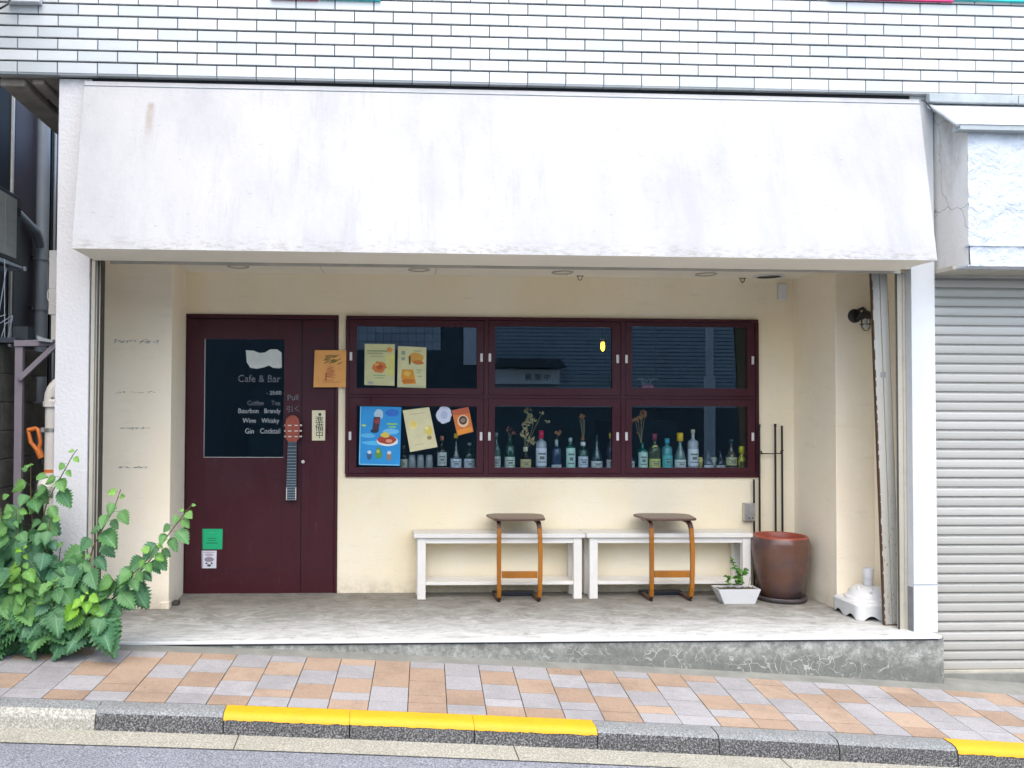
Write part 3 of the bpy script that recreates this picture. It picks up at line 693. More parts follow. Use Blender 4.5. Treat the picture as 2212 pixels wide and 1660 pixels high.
# ================================================================ posters, stickers, plate
def ell(cx_, cy_, rx, ry, n=18, jit=0, rot=0, rd=random.Random(1)):
    out = []
    for i in range(n):
        a = 2*math.pi*i/n; k_ = 1 + rd.uniform(-jit, jit); x_, y_ = rx*math.cos(a)*k_, ry*math.sin(a)*k_
        out.append((cx_ + x_*math.cos(rot) - y_*math.sin(rot), cy_ + x_*math.sin(rot) + y_*math.cos(rot)))
    return out
_mc = {}
def cm(rgb):
    if rgb not in _mc: _mc[rgb] = mat('print_%d_%d_%d' % rgb, mul(lin(rgb), .9), .5, .08, 12, 0)
    return _mc[rgb]
def sheet(name, label, cat, quad, Y, base, shapes, group=None, th=.0012):
    """quad: 4 px corners tl,tr,br,bl ; shapes: (rgb, [(u,v)...]) with v from top"""
    q = [P(x_, y_, Y) for x_, y_ in quad]
    def uv(u, v): return q[0].lerp(q[1], u).lerp(q[3].lerp(q[2], u), v)
    m = MB(); mats = [cm(base)]
    m.prism([(p.x, p.z) for p in q], Y, Y+th, 'y', 0)
    for i, (rgb, pts) in enumerate(shapes):
        mm_ = cm(rgb)
        if mm_ not in mats: mats.append(mm_)
        w_ = [uv(u, v) for u, v in pts]; yy_ = Y - .0004 - .0002*i
        m.prism([(p.x, p.z) for p in w_], yy_, yy_+.0002, 'y', mats.index(mm_))
    c_ = sum(q, Vector())/4
    o = m.build(name, mats, loc=(c_.x, Y, min(p.z for p in q))); return tag(o, label, cat, group)
rd = random.Random(11)
def line(u0, u1, v, h=.008): return [(u0, v-h), (u1, v-h), (u1, v+h), (u0, v+h)]
YO = YW - .022
# orange hand drawn poster over the door frame
sk = []
for i in range(16):
    u = .36 + .45*rd.random(); v = .16 + .2*rd.random(); sk.append(((130,110,40), ell(u, v, .10, .015, 8, .3, -.35)))
for i in range(9): sk.append(((190,100,55), ell(.5+.02*rd.random(), .45+.035*i, .11+.01*i, .008, 8, .3, rd.uniform(-.2,.2))))
sk += [((170,90,50), line(.36, .40, .72, .10)), ((190,110,60), line(.30, .85, .86, .006)), ((190,110,60), line(.28, .62, .81, .006)), ((150,120,60), line(.34,.8,.15,.008))]
sheet('poster', 'orange paper with a faint pencil sketch, taped across the door frame edge beside the window', 'poster', ((680,757),(748,757),(747,837),(677,837)), YO, (232,165,84), sk)
# plate
m = MB(); q = [P(x_, y_, YB-.004) for x_, y_ in ((674,887),(703,887),(702,952),(674,952))]; m.prism([(p.x, p.z) for p in q], YB-.006, YB+.0035, 'y', 0)
for ch, yy_, sz in (('準', 916, .088), ('備', 931, .088), ('中', 946, .080)):
    p = P(690, yy_, YB-.006); text_mb(m, ch, sz*.75, p.x, YB-.0068, p.z, 1)
p = P(691, 899, YB-.006); text_mb(m, '●', .03, p.x, YB-.0068, p.z, 1)
o = m.build('name_plate', [mat('ivory_plate', (.72, .66, .42), .5, .06), mat('ink', (.03, .05, .03), .6)], loc=(q[0].x, YB, q[3].z)); tag(o, 'ivory vertical plate with black writing on the narrow maroon door leaf', 'sign')
# stickers
Yd = YB + .0028
sheet('sticker', 'bright green square sticker near the foot of the maroon door', 'sticker', ((437,1143),(481,1143),(480,1187),(437,1187)), Yd, (20,178,118), [((10,120,80), line(.25,.72,.46,.02)), ((10,120,80), line(.3,.68,.56,.02)), ((10,120,80), line(.2,.78,.69,.025)), ((60,200,140), line(.3,.6,.18,.02))])
sheet('sticker', 'small white sticker with a grey face under the green square on the door', 'sticker', ((436,1190),(468,1190),(467,1228),(436,1228)), Yd, (222,220,226), [((150,140,150), ell(.5,.5,.33,.14)), ((190,175,185), ell(.5,.24,.3,.08)), ((80,95,95), ell(.33,.72,.07,.06)), ((80,95,95), ell(.68,.72,.07,.06)), ((60,90,85), ell(.5,.84,.14,.07)), ((170,170,175), line(.12,.88,.1,.02))])
YI = YW + .0165
sheet('menu_poster', 'pale yellow menu sheet with one orange dish, left one in the upper window', 'poster', ((788,743),(853,744),(852,834),(787,832)), YI, (205,205,150),
      [((215,212,120), line(.72,1,.5,.25)), ((212,120,45), ell(.48,.56,.24,.13,20,.15)), ((190,80,30), ell(.5,.55,.13,.06,14,.2)), ((228,160,70), ell(.4,.5,.08,.04,10,.2)), ((228,150,60), ell(.84,.14,.09,.06,9,.25)),
       ((150,165,120), line(.08,.75,.17,.016)), ((160,170,125), line(.08,.6,.23,.014)), ((165,175,130), line(.2,.6,.3,.01)), ((150,175,115), line(.3,.7,.76,.012)), ((160,180,125), line(.34,.66,.82,.012)), ((165,160,170), ell(.2,.94,.1,.03))])
sheet('menu_poster', 'cream menu sheet with two golden dishes, right one in the upper window', 'poster', ((860,748),(921,751),(920,839),(858,837)), YI, (214,212,160),
      [((214,160,60), ell(.64,.27,.26,.14,14,.12)), ((200,120,35), ell(.72,.38,.2,.06,12,.2)), ((90,70,40), ell(.42,.33,.04,.12,8,.2)), ((220,150,25), [(.16,.56),(.54,.56),(.6,.72),(.66,.9),(.2,.92),(.13,.75)]), ((205,115,20), ell(.4,.84,.22,.06,12,.2)), ((228,190,80), ell(.34,.66,.12,.06,12,.2)),
       ((150,170,140), line(.12,.26,.16,.05)), ((150,170,140), line(.13,.25,.3,.04)), ((150,172,135), line(.66,.84,.56,.012)), ((150,172,135), line(.68,.8,.62,.012)), ((150,172,135), line(.7,.84,.72,.01)), ((160,170,120), line(.55,.8,.1,.01))])
sheet('menu_poster', 'bright blue drinks poster with iced glass and red dish in the lower window', 'poster', ((778,877),(867,880),(864,1007),(775,1005)), YI, (30,150,215),
      [((90,185,230), ell(.20,.50,.17,.04,12,.1)), ((110,195,235), ell(.76,.42,.20,.05,12,.1)), ((85,190,235), ell(.5,.62,.44,.04,14,.08)), ((35,110,200), ell(.78,.1,.17,.07,12,.1)), ((175,205,215), ell(.45,.14,.11,.09,12,.1)),
       ((70,40,55), [(.34,.18),(.5,.18),(.46,.42),(.30,.42)]), ((140,50,50), ell(.42,.25,.07,.05)), ((30,40,60), ell(.36,.42,.10,.03)), ((235,235,225), ell(.68,.58,.26,.09)), ((170,60,40), ell(.66,.56,.22,.07,16,.15)), ((215,195,70), ell(.62,.48,.10,.05,12,.2)), ((225,150,110), ell(.72,.58,.08,.03)),
       ((50,90,130), ell(.25,.83,.06,.08)), ((200,215,215), ell(.25,.78,.05,.03)), ((90,150,60), ell(.48,.80,.09,.10,12,.3)), ((200,200,90), ell(.46,.76,.04,.03)), ((150,130,110), ell(.73,.84,.06,.08)), ((215,215,210), ell(.73,.78,.05,.03)), ((140,210,120), line(.66,.92,.29,.014)), ((140,210,120), line(.7,.88,.34,.012)), ((170,215,120), ell(.1,.33,.06,.02)),
       ((140,215,240), line(.02,.98,.985,.008)), ((140,215,240), [(.005,.01),(.025,.01),(.025,.98),(.005,.98)])])
sheet('menu_poster', 'tilted cream sheet with two yellow dishes in the lower window beside the blue poster', 'poster', ((870,887),(927,880),(945,966),(886,977)), YI-.002, (222,214,165),
      [((235,222,150), ell(.3,.36,.17,.11)), ((238,212,110), ell(.3,.36,.12,.075)), ((228,206,90), ell(.8,.56,.14,.12)), ((160,140,90), ell(.78,.74,.09,.05)), ((238,228,170), ell(.75,.5,.06,.04)), ((190,185,140), line(.2,.8,.12,.008)), ((190,185,140), line(.2,.55,.86,.006))])
sheet('paper_rosette', 'small white round paper ornament hanging in the lower window above the bottles', 'decoration', ((944,880),(977,880),(977,917),(944,917)), YI, (205,212,226), [], ) 
o = bpy.data.objects['paper_rosette']
c_ = P(959, 897, YI); m = MB(); m.prism([(c_.x + x_, c_.z + y_) for x_, y_ in ell(0, 0, .056, .062, 24, .09)], YI, YI+.001, 'y', 0)
m.prism([(c_.x + x_, c_.z + y_) for x_, y_ in ell(0, 0, .028, .03, 20, .05)], YI-.001, YI, 'y', 1)
n_ = m.build('tmp', [cm((205,212,226)), cm((180,190,210))], loc=tuple(o.location)); o.data = n_.data; bpy.data.objects.remove(n_)
sheet('flyer', 'small tilted orange flyer with a dark coffee cup in the lower window', 'flyer', ((976,887),(1012,879),(1023,933),(988,942)), YI, (218,120,45),
      [((190,90,50), [(0,0),(1,0),(1,.25),(0,.2)]), ((235,200,160), ell(.52,.5,.34,.24)), ((70,45,35), ell(.52,.47,.24,.17)), ((150,120,100), ell(.52,.47,.15,.09)), ((240,150,40), line(.05,.95,.88,.09))])

# ================================================================ bottles
GL = {}
def glass(rgb, rough=.08):
    if rgb not in GL:
        t = NT('bottle_glass_%d_%d_%d' % rgb); c = lin(rgb); t.b.inputs['Roughness'].default_value = rough
        t.b.inputs['Specular IOR Level'].default_value = .9; t.col(t.mix(mul(c, .8), mul(c, 1.2), t.noise(6, 3)))
        t.b.inputs['Alpha'].default_value = .82; GL[rgb] = t.m
    return GL[rgb]
def bottle(px, top, hw, glassrgb, lab, cap, label, shape='std', Yb=None, kind='bottle', extra=None):
    Y = Yb or (YB + .105); b0_ = P(px, 1011, Y); X = b0_.x; z0 = SILL
    sc = (PX(px + 10, Y) - PX(px - 10, Y)) / 20
    H_ = PZ(px, top, Y) - z0; r = hw * sc
    E = empty(kind, (X, Y, z0), label, kind, 'bottles standing on the sill behind the lower windows')
    m = MB(); nk = max(.010, r*.30)
    prof = {'std': [(0, 0), (r*.95, 0), (r, .006), (r, H_*.52), (r*.93, H_*.58), (r*.55, H_*.66), (nk, H_*.73), (nk, H_*.97), (0, H_*.97)],
            'square': [(0, 0), (r*.95, 0), (r, .006), (r, H_*.66), (r*.9, H_*.70), (nk*1.1, H_*.75), (nk, H_*.80), (nk, H_*.97), (0, H_*.97)],
            'squat': [(0, 0), (r*.9, 0), (r, .008), (r*1.02, H_*.3), (r*.9, H_*.42), (r*.6, H_*.54), (nk, H_*.66), (nk, H_*.97), (0, H_*.97)],
            'slim': [(0, 0), (r*.94, 0), (r, .006), (r*.98, H_*.30), (r*.80, H_*.42), (r*.50, H_*.54), (nk*.9, H_*.68), (nk*.8, H_*.97), (0, H_*.97)],
            'round': [(0, 0), (r*.6, 0), (r*.95, .02), (r, H_*.3), (r*.8, H_*.48), (r*.4, H_*.60), (nk, H_*.66), (nk, H_*.97), (0, H_*.97)]}[shape]
    m.lathe((X, Y, z0), prof, 20); m.build('glass_body', glass(glassrgb), E)
    if lab:
        y0_, y1_, rgb, kw = lab; za, zb_ = PZ(px, y1_, Y), PZ(px, y0_, Y); za = max(za, z0+.004)
        m = MB(); n = 14; wv = kw*math.pi/2; rows = []
        if shape == 'slim': rr_ = r*1.0
        else: rr_ = r*1.02
        rows = [[(X + rr_*math.sin(-wv + 2*wv*i/n), Y - rr_*math.cos(-wv + 2*wv*i/n), z_) for i in range(n+1)] for z_ in (za, (za+zb_)/2, zb_)]
        m.grid(rows, 0)
        r2 = rr_+.001; zc = (za+zb_)/2; hz = (zb_-za)
        for (w0, dz, hh) in ((.5, .18, .05), (.3, -.05, .09), (.55, -.28, .03)):
            ws = wv*w0; m.grid([[(X + r2*math.sin(-ws + 2*ws*i/6), Y - r2*math.cos(-ws + 2*ws*i/6), zc + dz*hz + s_*hh*hz) for i in range(7)] for s_ in (-1, 1)], 1)
        m.build('label', [cm(rgb), cm((120, 120, 110) if sum(rgb) > 450 else (60, 60, 50))], E)
    if cap:
        ch, rgb, ck = cap; zt = z0 + H_; cr = nk*ck
        m = MB(); m.lathe((X, Y, zt - ch), [(0, 0), (cr, 0), (cr*1.05, ch*.5), (cr, ch*.98), (0, ch)], 16); m.build('cap', cm(rgb), E)
    return E, X, Y, z0 + H_
G1, G2, DK, CL, BL, TL, BR, OL = (16,70,48), (10,110,90), (22,26,26), (70,95,105), (28,52,84), (70,150,155), (62,45,30), (74,84,52)
W_ = (222,224,222)
bottle(872, 962, 9, DK, (992,1011,(190,185,165),.7), (.03,(90,80,75),1.1), 'dark bottle with round cream label between blue poster and tilted cream sheet')
for i, px_ in enumerate((890, 908, 927)):
    Y = YB+.10; p = P(px_, 1011, Y); m = MB(); m.lathe((p.x, Y, SILL), [(0, 0), (.026, 0), (.030, .01), (.027, .06), (.024, .10), (.021, .10), (.024, .05), (.02, .012), (0, .012)], 18)
    o = m.build('carafe', glass((160, 165, 162)), loc=(p.x, Y, SILL)); tag(o, ['leftmost grey glass carafe under the tilted cream sheet', 'middle grey glass carafe under the tilted cream sheet', 'rightmost grey glass carafe under the tilted cream sheet'][i], 'carafe', 'grey glass carafes on the window sill')
bottle(954.5, 942, 11, DK, (977,1006,(200,200,195),.7), (.035,(190,120,90),1.2), 'black bottle with copper coloured cap and white round label under the white rosette')
bottle(985, 937, 12, (30,45,40), (991,1011,(215,222,232),.9), (.035,(225,200,20),1.3), 'dark slim bottle with yellow cap directly under the orange flyer', 'slim')
bottle(1014, 957, 12, (22,55,50), (991,1011,(210,215,222),.9), (.02,(130,150,150),1.1), 'dark green bottle with low white label at the right end of the left window')
bottle(1072, 935, 9, (80,110,100), (986,1010,(200,205,200),.9), (.03,(140,150,150),1.1), 'pale bottle half hidden at the left edge of the middle window')
bottle(1101, 942, 11, G1, (987,1010,(205,215,200),.9), (.06,(20,60,50),1.2), 'green bottle with wide pale label under the dried red petals', 'square')
bottle(1135, 966, 12, (30,26,22), (992,1011,(215,195,130),.8), (.035,(222,212,180),1.3), 'dark round shouldered bottle with gold arched label and white cap', 'squat')
bottle(1169, 930, 11.5, (170,175,180), (968,1006,(222,224,232),.95), (.062,(206,25,70),1.5), 'white labelled bottle with a tall red wax cap in the middle window', 'square')
bottle(1202, 950, 10.5, BL, (1004,1010,(220,225,228),.95), (.05,(165,180,180),1.1), 'square blue bottle with a thin white band at its base', 'square')
bottle(1232, 946, 10.5, G2, (968,1010,(190,225,212),.75), (.03,(160,190,190),1.2), 'tall teal bottle with long mint label, fourth from the right in the middle window', 'square')
bottle(1259.5, 955, 10.5, G1, (986,1009,(215,220,232),.9), (.03,(225,228,230),1.6), 'dark green bottle with white cap below the tall dried stems', 'square')
bottle(1289, 937, 12, (32,62,66), (996,1010,(222,224,222),.95), None, 'slim smoky glass bottle with low white label, middle window', 'slim')
bottle(1320, 935, 10, (48,55,75), (993,1010,(222,222,222),.9), (.045,(225,195,40),1.4), 'dark bottle with yellow cap half hidden at the right edge of the middle window')
bottle(1361, 975, 9, (28,60,62), (996,1010,(215,225,225),.9), None, 'short dark bottle half hidden at the left edge of the right window')
bottle(1388, 955, 10.5, G2, (977,1010,(195,228,214),.75), None, 'green bottle with long mint label holding the dried orange flowers', 'square')
E_, X_b, Y_b, zt_ = bottle(1414, 937, 12, (70,82,50), (991,1010,(214,210,120),.95), (.055,(130,45,70),1.4), 'olive bottle with yellow label and dark red cap, right window')
m = MB(); p = P(1415.5, 968, Y_b-.03); m.lathe((p.x, p.y, p.z), [(0, 0), (.020, 0), (.022, .003), (0, .004)], 18, axis='y'); m.build('round_tag', cm((205,210,130)), E_)
bottle(1441, 947, 11, TL, (984,1010,(90,190,190),.8), (.045,(50,150,170),1.6), 'turquoise bottle with turquoise stopper in the right window', 'square')
bottle(1469, 935, 12, (95,125,120), (993,1010,(226,230,228),.95), (.065,(235,190,15),1.8), 'clear bottle with a large yellow cap and white label, right window', 'slim')
bottle(1497, 928, 11, (185,188,195), (970,1006,(226,230,236),.95), (.03,(215,200,165),1.2), 'white labelled bottle with cork pourer and pink collar, right window', 'square')
for px_, rgb, lb in ((1512, (205,195,110), 'small yellow glass beside the cork topped bottle'), (1541.5, (165,165,140), 'small grey glass between two slim dark bottles')):
    Y = YB+.13; p = P(px_, 1011, Y); m = MB(); m.lathe((p.x, Y, SILL), [(0, 0), (.018, 0), (.024, .085), (.022, .085), (.016, .008), (0, .008)], 18)
    o = m.build('drinking_glass', glass(rgb), loc=(p.x, Y, SILL)); tag(o, lb, 'glass')
bottle(1530, 972, 9.5, (24,44,58), (1005,1010,(225,228,228),.9), None, 'small dark tapered bottle, the one just right of the yellow glass', 'slim')
bottle(1556.5, 972, 9.5, (22,38,52), (1005,1010,(225,228,228),.9), None, 'small dark tapered bottle, between grey glass and brown bottle', 'slim')
bottle(1579.5, 949, 11.5, (88,78,62), (988,1005,(205,200,150),.95), (.03,(20,80,80),1.2), 'brown squat bottle with cream label near the right end of the window', 'squat')
bottle(1602, 964, 8, (205,190,30), (997,1008,(60,60,30),.5), (.058,(222,205,20),1.9), 'round yellow bottle with yellow cap, rightmost in the window', 'round')

# dried flowers in bottles
M['dry'] = mat('dried_stem', (.38, .30, .16), .8, .2); M['dryleaf'] = mat('dried_leaf', (.45, .36, .17), .8, .35, 30, 0); M['dryorange'] = mat('dried_orange_petal', (.40, .17, .06), .8, .3, 30, 0)
M['dryred'] = mat('dried_red_petal', (.20, .06, .05), .8, .3, 30, 0)
def petal(mb, c, size, rd_, mi=1, flat_=.5):
    c = Vector(c); d = Vector((rd_.uniform(-1, 1), rd_.uniform(-1, 1)*.5, rd_.uniform(-1, 1))).normalized(); s_ = d.cross(Vector((0, -1, .1))).normalized()
    mb.face([c - d*size, c - d*size*.2 + s_*size*.45, c + d*size, c - d*size*.1 - s_*size*.4 + Vector((0, -.003, 0))], mi)
def dried(label, base, stems, blooms, mats, seed):
    rd_ = random.Random(seed); Y = YB + .105; pb = P(*base, Y); E = empty('dried_flowers', pb, label, 'dried flowers', 'dried flowers in the window bottles')
    m = MB()
    for (x_, y_) in stems:
        p = P(x_, y_, Y); m.tube([pb, pb.lerp(p, .5) + Vector((rd_.uniform(-.006, .006), rd_.uniform(-.01, .01), 0)), p], .0014, 5)
    m.build('stem', mats[0], E)
    for (x_, y_, rx, ry, n, s_) in blooms:
        m = MB()
        for i in range(n):
            a = rd_.uniform(0, 6.28); k_ = math.sqrt(rd_.random()); p = P(x_ + rx*k_*math.cos(a), y_ + ry*k_*math.sin(a), Y + rd_.uniform(-.02, .02)); petal(m, p, s_*rd_.uniform(.6, 1.3), rd_, 0)
        m.build('bloom', mats[1], E, recalc=False)
dried('tall dried branch of curled beige leaves in the gold labelled bottle', (1135, 972), [(1140,890),(1155,905),(1128,910),(1152,955),(1172,890)], [(1141,890,9,8,16,.013),(1145,905,11,11,26,.014),(1136,920,9,10,20,.013),(1134,938,9,10,22,.013),(1145,948,9,7,12,.014),(1151,955,5,5,6,.014),(1157,908,5,4,5,.012),(1183,910,5,3,5,.012),(1170,892,4,3,4,.011)], (M['dry'], M['dryleaf']), 1)
dried('thin bundle of dried stems with a small brown head in the white capped bottle', (1260, 955), [(1252,905),(1256,900),(1260,902),(1263,906)], [(1257,900,5,6,16,.010),(1259,948,4,4,5,.010)], (M['dry'], M['dryorange']), 2)
dried('fan of dried orange flowers in the green bottle at the left of the right window', (1385, 958), [(1372,908),(1378,905),(1384,900),(1388,897),(1392,903),(1378,934)], [(1372,910,8,5,16,.013),(1389,895,8,8,26,.013),(1381,904,7,4,12,.012),(1378,935,3,3,3,.01)], (M['dry'], M['dryorange']), 3)
dried('single dried orange bloom in the neck of the blue bottle', (1202, 950), [(1205,940)], [(1206,936,8,5,16,.012)], (M['dry'], M['dryorange']), 4)
dried('faded dried red petals standing over the green bottle', (1101, 944), [(1097,930),(1110,936)], [(1098,928,6,5,12,.013),(1111,936,6,4,10,.013)], (M['dry'], M['dryred']), 5)
# bulb
Y = T + .9; p = P(1302, 747, Y)
E = empty('pendant_bulb', (p.x, Y, ZCEIL), 'lit yellow filament bulb hanging inside behind the upper middle window', 'lamp')
m = MB(); m.tube([(p.x, Y, ZCEIL), (p.x, Y, p.z+.05)], .003, 6); m.build('cord', M['blackmetal'], E)
m = MB(); m.lathe((p.x, Y, p.z+.03), [(0, .03), (.016, .03), (.018, 0), (0, 0)], 14); m.build('socket', mat('brass_socket', (.5, .3, .06), .4), E)
m = MB(); m.lathe((p.x, Y, p.z-.05), [(0, 0), (.008, .004), (.016, .02), (.018, .04), (.016, .07), (.012, .08), (0, .08)], 16)
m.build('bulb', mat('lit_bulb', (1, .62, .03), .4, .02, emit=2.6), E)
# pink pot
Y = YW + .10; p = P(1397, 842, Y); zs_ = zs
E = empty('potted_sprout', (p.x, Y, zs_), 'tiny pink pot with thin curling sprouts on the shelf in the upper right window', 'potted plant')
m = MB(); m.box(p.x-.045, p.x+.045, Y-.03, Y+.03, zs_, zs_+.036); m.build('pot', mat('pink_pot', (.28, .06, .09), .5), E, bevel=.003)
m = MB(); rd_ = random.Random(4)
for i in range(7):
    a = rd_.uniform(-.05, .05); m.tube([(p.x+a*.6, Y, zs_+.036), (p.x+a, Y, zs_+.06+rd_.random()*.02), (p.x+a*1.4+.01, Y-.004, zs_+.085), (p.x+a*1.5+.022*(1 if a > 0 else -1), Y, zs_+.078)], .0012, 5)
m.build('sprout', mat('pale_sprout', (.35, .42, .38), .6), E)

# ================================================================ recess fittings
def ceil_pt(px, py):
    d = ray(px, py); return Vector((0, 0, CAMZ)) + d * ((ZCEIL - CAMZ) / d.z)
for i, (px_, py_) in enumerate(((515,575), (905,582), (1215,588), (1525,592))):
    p = ceil_pt(px_, py_); m = MB(); m.lathe((p.x, p.y, ZCEIL), [(.058, -.0005), (.078, -.0005), (.078, -.007), (.066, -.010), (.058, -.006)], 28)
    E = empty('ceiling_light', (p.x, p.y, ZCEIL), 'small cream recessed downlight in the porch ceiling, ' + ['over the maroon door', 'above the left window column', 'beside the left ceiling hook', 'beside the right ceiling hook'][i], 'ceiling light', 'cream downlights in the porch ceiling')
    m.build('trim_ring', M['railgrey'], E); m = MB(); m.lathe((p.x, p.y, ZCEIL), [(0, -.0035), (.060, -.0035)], 24); m.build('lens', M['ceiling'], E)
p = ceil_pt(1661, 596); E = empty('ceiling_light', (p.x, p.y, ZCEIL), 'large open round downlight with dark reflector at the right of the porch ceiling', 'ceiling light')
m = MB(); m.lathe((p.x, p.y, ZCEIL), [(.085, -.001), (.108, -.001), (.108, -.007), (.085, -.010)], 32); m.build('trim_ring', M['whiteplastic'], E)
m = MB(); m.lathe((p.x, p.y, ZCEIL), [(0, -.0015), (.086, -.004)], 32); m.build('reflector', mat('dark_reflector', (.03, .04, .035), .25, metal=.5), E)
for px_, py_, lb in ((1253, 596, 'small metal eye hook under the ceiling above the middle window'), (1604, 601, 'small metal eye hook under the ceiling near the large round downlight')):
    p = ceil_pt(px_, py_); m = MB(); Y = p.y; z = ZCEIL
    m.tube([(p.x-.02, Y, z-.003), (p.x-.014, Y, z-.012), (p.x-.014, Y, z-.024), (p.x, Y, z-.036), (p.x+.014, Y, z-.024), (p.x+.014, Y, z-.012), (p.x+.02, Y, z-.003)], .0032, 8)
    m.box(p.x-.026, p.x+.026, Y-.006, Y+.006, z-.004, z-.0005)
    o = m.build('ceiling_hook', M['raildark'], loc=(p.x, Y, z)); tag(o, lb, 'hook', 'ceiling hooks')
p = P(1688, 632, YB); m = MB(); m.box(p.x-.035, p.x+.035, YB-.03, YB-.0005, p.z-.064, p.z+.064, 0)
o = m.build('sensor_box', M['whiteplastic'], loc=(p.x, YB, p.z), bevel=.008, seg=3); tag(o, 'small white plastic box high on the cream wall right of the window', 'box')
p = P(1614, 1105, YB); m = MB(); m.box(p.x-.040, p.x+.040, YB-.045, YB-.0005, p.z-.066, p.z+.066, 0)
for dx_ in (-.014, .012): m.lathe((p.x+dx_+.01, YB-.0455, p.z-.045), [(0, -.001), (.006, -.001), (.006, .002)], 12, 1, axis='y')
m.box(p.x-.034, p.x+.034, YB-.047, YB-.045, p.z-.03, p.z+.055, 0)
o = m.build('outlet_box', [M['steel'], M['raildark']], loc=(p.x, YB, p.z), bevel=.006, seg=3); tag(o, 'grey metal outdoor socket box on the wall below the window corner', 'socket box')
# wall lamp
YL = 5.79; p = P(1846, 683, YL)
E = empty('wall_lamp', (p.x, YL, p.z), 'black nautical wall lamp with caged clear glass beside the leaning post', 'wall lamp')
m = MB(); m.lathe((p.x, YL, p.z), [(0, -.026), (.034, -.024), (.046, -.012), (.049, 0)], 28, axis='y'); m.build('mounting_disc', M['blackmetal'], E)
hx, hy, hz_ = p.x+.030, YL-.085, p.z+.000
m = MB(); m.tube([(p.x+.012, YL-.01, p.z+.01), (p.x+.012, YL-.035, p.z+.040), (p.x+.022, YL-.065, p.z+.048), (hx, hy, hz_+.02)], [.010, .010, .011, .012], 12)
m.build('arm', M['blackmetal'], E)
m = MB(); m.lathe((hx, hy, hz_-.022), [(.0, .050), (.018, .049), (.032, .038), (.046, .022), (.058, .002), (.060, -.004), (.054, -.003), (.040, .012), (0, .015)], 28); m.build('hood', M['blackmetal'], E)
m = MB(); m.lathe((hx, hy, hz_-.10), [(0, 0), (.018, .003), (.028, .018), (.031, .04), (.031, .078)], 20); m.build('glass_cover', M['pane'], E)
m = MB(); m.lathe((hx, hy, hz_-.09), [(0, 0), (.010, .004), (.015, .018), (.010, .045), (.008, .06)], 14); m.build('bulb', mat('unlit_bulb', (.55, .52, .45), .2), E)
m = MB(); cr = .036
for a in (0, math.pi/2):
    c_, s_ = math.cos(a+.2), math.sin(a+.2)
    m.tube([(hx+c_*cr*math.cos(t_), hy+s_*cr*math.cos(t_), hz_-.075+(-.034*math.sin(t_) if t_ > 0 and t_ < math.pi else 0)) for t_ in [math.pi*i/10 for i in range(11)]], .0027, 6)
    for sg in (1, -1): m.tube([(hx+sg*c_*cr, hy+sg*s_*cr, hz_-.075), (hx+sg*c_*cr, hy+sg*s_*cr, hz_-.02)], .0027, 6)
m.tube([(hx+cr*math.cos(a), hy+cr*math.sin(a), hz_-.066) for a in [2*math.pi*i/20 for i in range(21)]], .0030, 6)
m.build('cage', M['blackmetal'], E)
# leaning shutter posts
pb = P(1926, 1343, 5.37); pt = P(1897, 588, 5.345)
E = empty('leaning_post', (pb.x, pb.y, .004), 'worn white steel shutter post with rusty edges leaning in the right corner', 'post')
axis = (pt - Vector((pb.x, pb.y, .004))); L = axis.length; az = axis.normalized(); ax = Vector((1, 0, 0)); ax = (ax - az*ax.dot(az)).normalized(); ay = az.cross(ax)
MM = Matrix((ax, ay, az)).transposed().to_4x4(); MM.translation = Vector((pb.x, pb.y, .004))
rot = MM.to_euler()
def pbox(name, mats, boxes, bevel=.002):
    m = MB()
    for b in boxes: m.box(*b[:6], mi=(b[6] if len(b) > 6 else 0))
    o = m.build(name, mats, None, (0, 0, 0), bevel=bevel); o.parent = E; o.matrix_local = Matrix.Rotation(0, 4, 'Z') @ MM.to_3x3().to_4x4(); return o
pbox('channel', [M['post']], [(-.051, -.003, -.012, .012, .0, L), (.003, .051, -.012, .012, .0, L), (-.003, .003, -.006, .012, .004, L-.004)])
rb = []
rr_ = random.Random(9); z = .004
while z < L-.1:
    l = rr_.uniform(.008, .05); rb.append((-.0530-rr_.uniform(0, .002), -.0475, -.0135, .0, z, z+l)); z += l*rr_.uniform(.5, 1) + rr_.choice((0, 0, 0, .008, .03, .06))*(.4+z/L)
pbox('rusty_edge', [M['rust']], rb + [(-.0527, -.0508, -.0105, .0115, .0, L-.002), (.0508, .0527, -.0105, .0115, .0, L*.92)], 0)
pbox('foot_plate', [M['rust']], [(-.0535, .0535, -.014, .014, -.002, .008)], 0)
pbox('tape_mark', [M['greypatch']], [(-.018, -.006, -.0128, -.0115, L*.70, L*.715), (.005, .016, -.0128, -.0115, L*.70, L*.716)], 0)

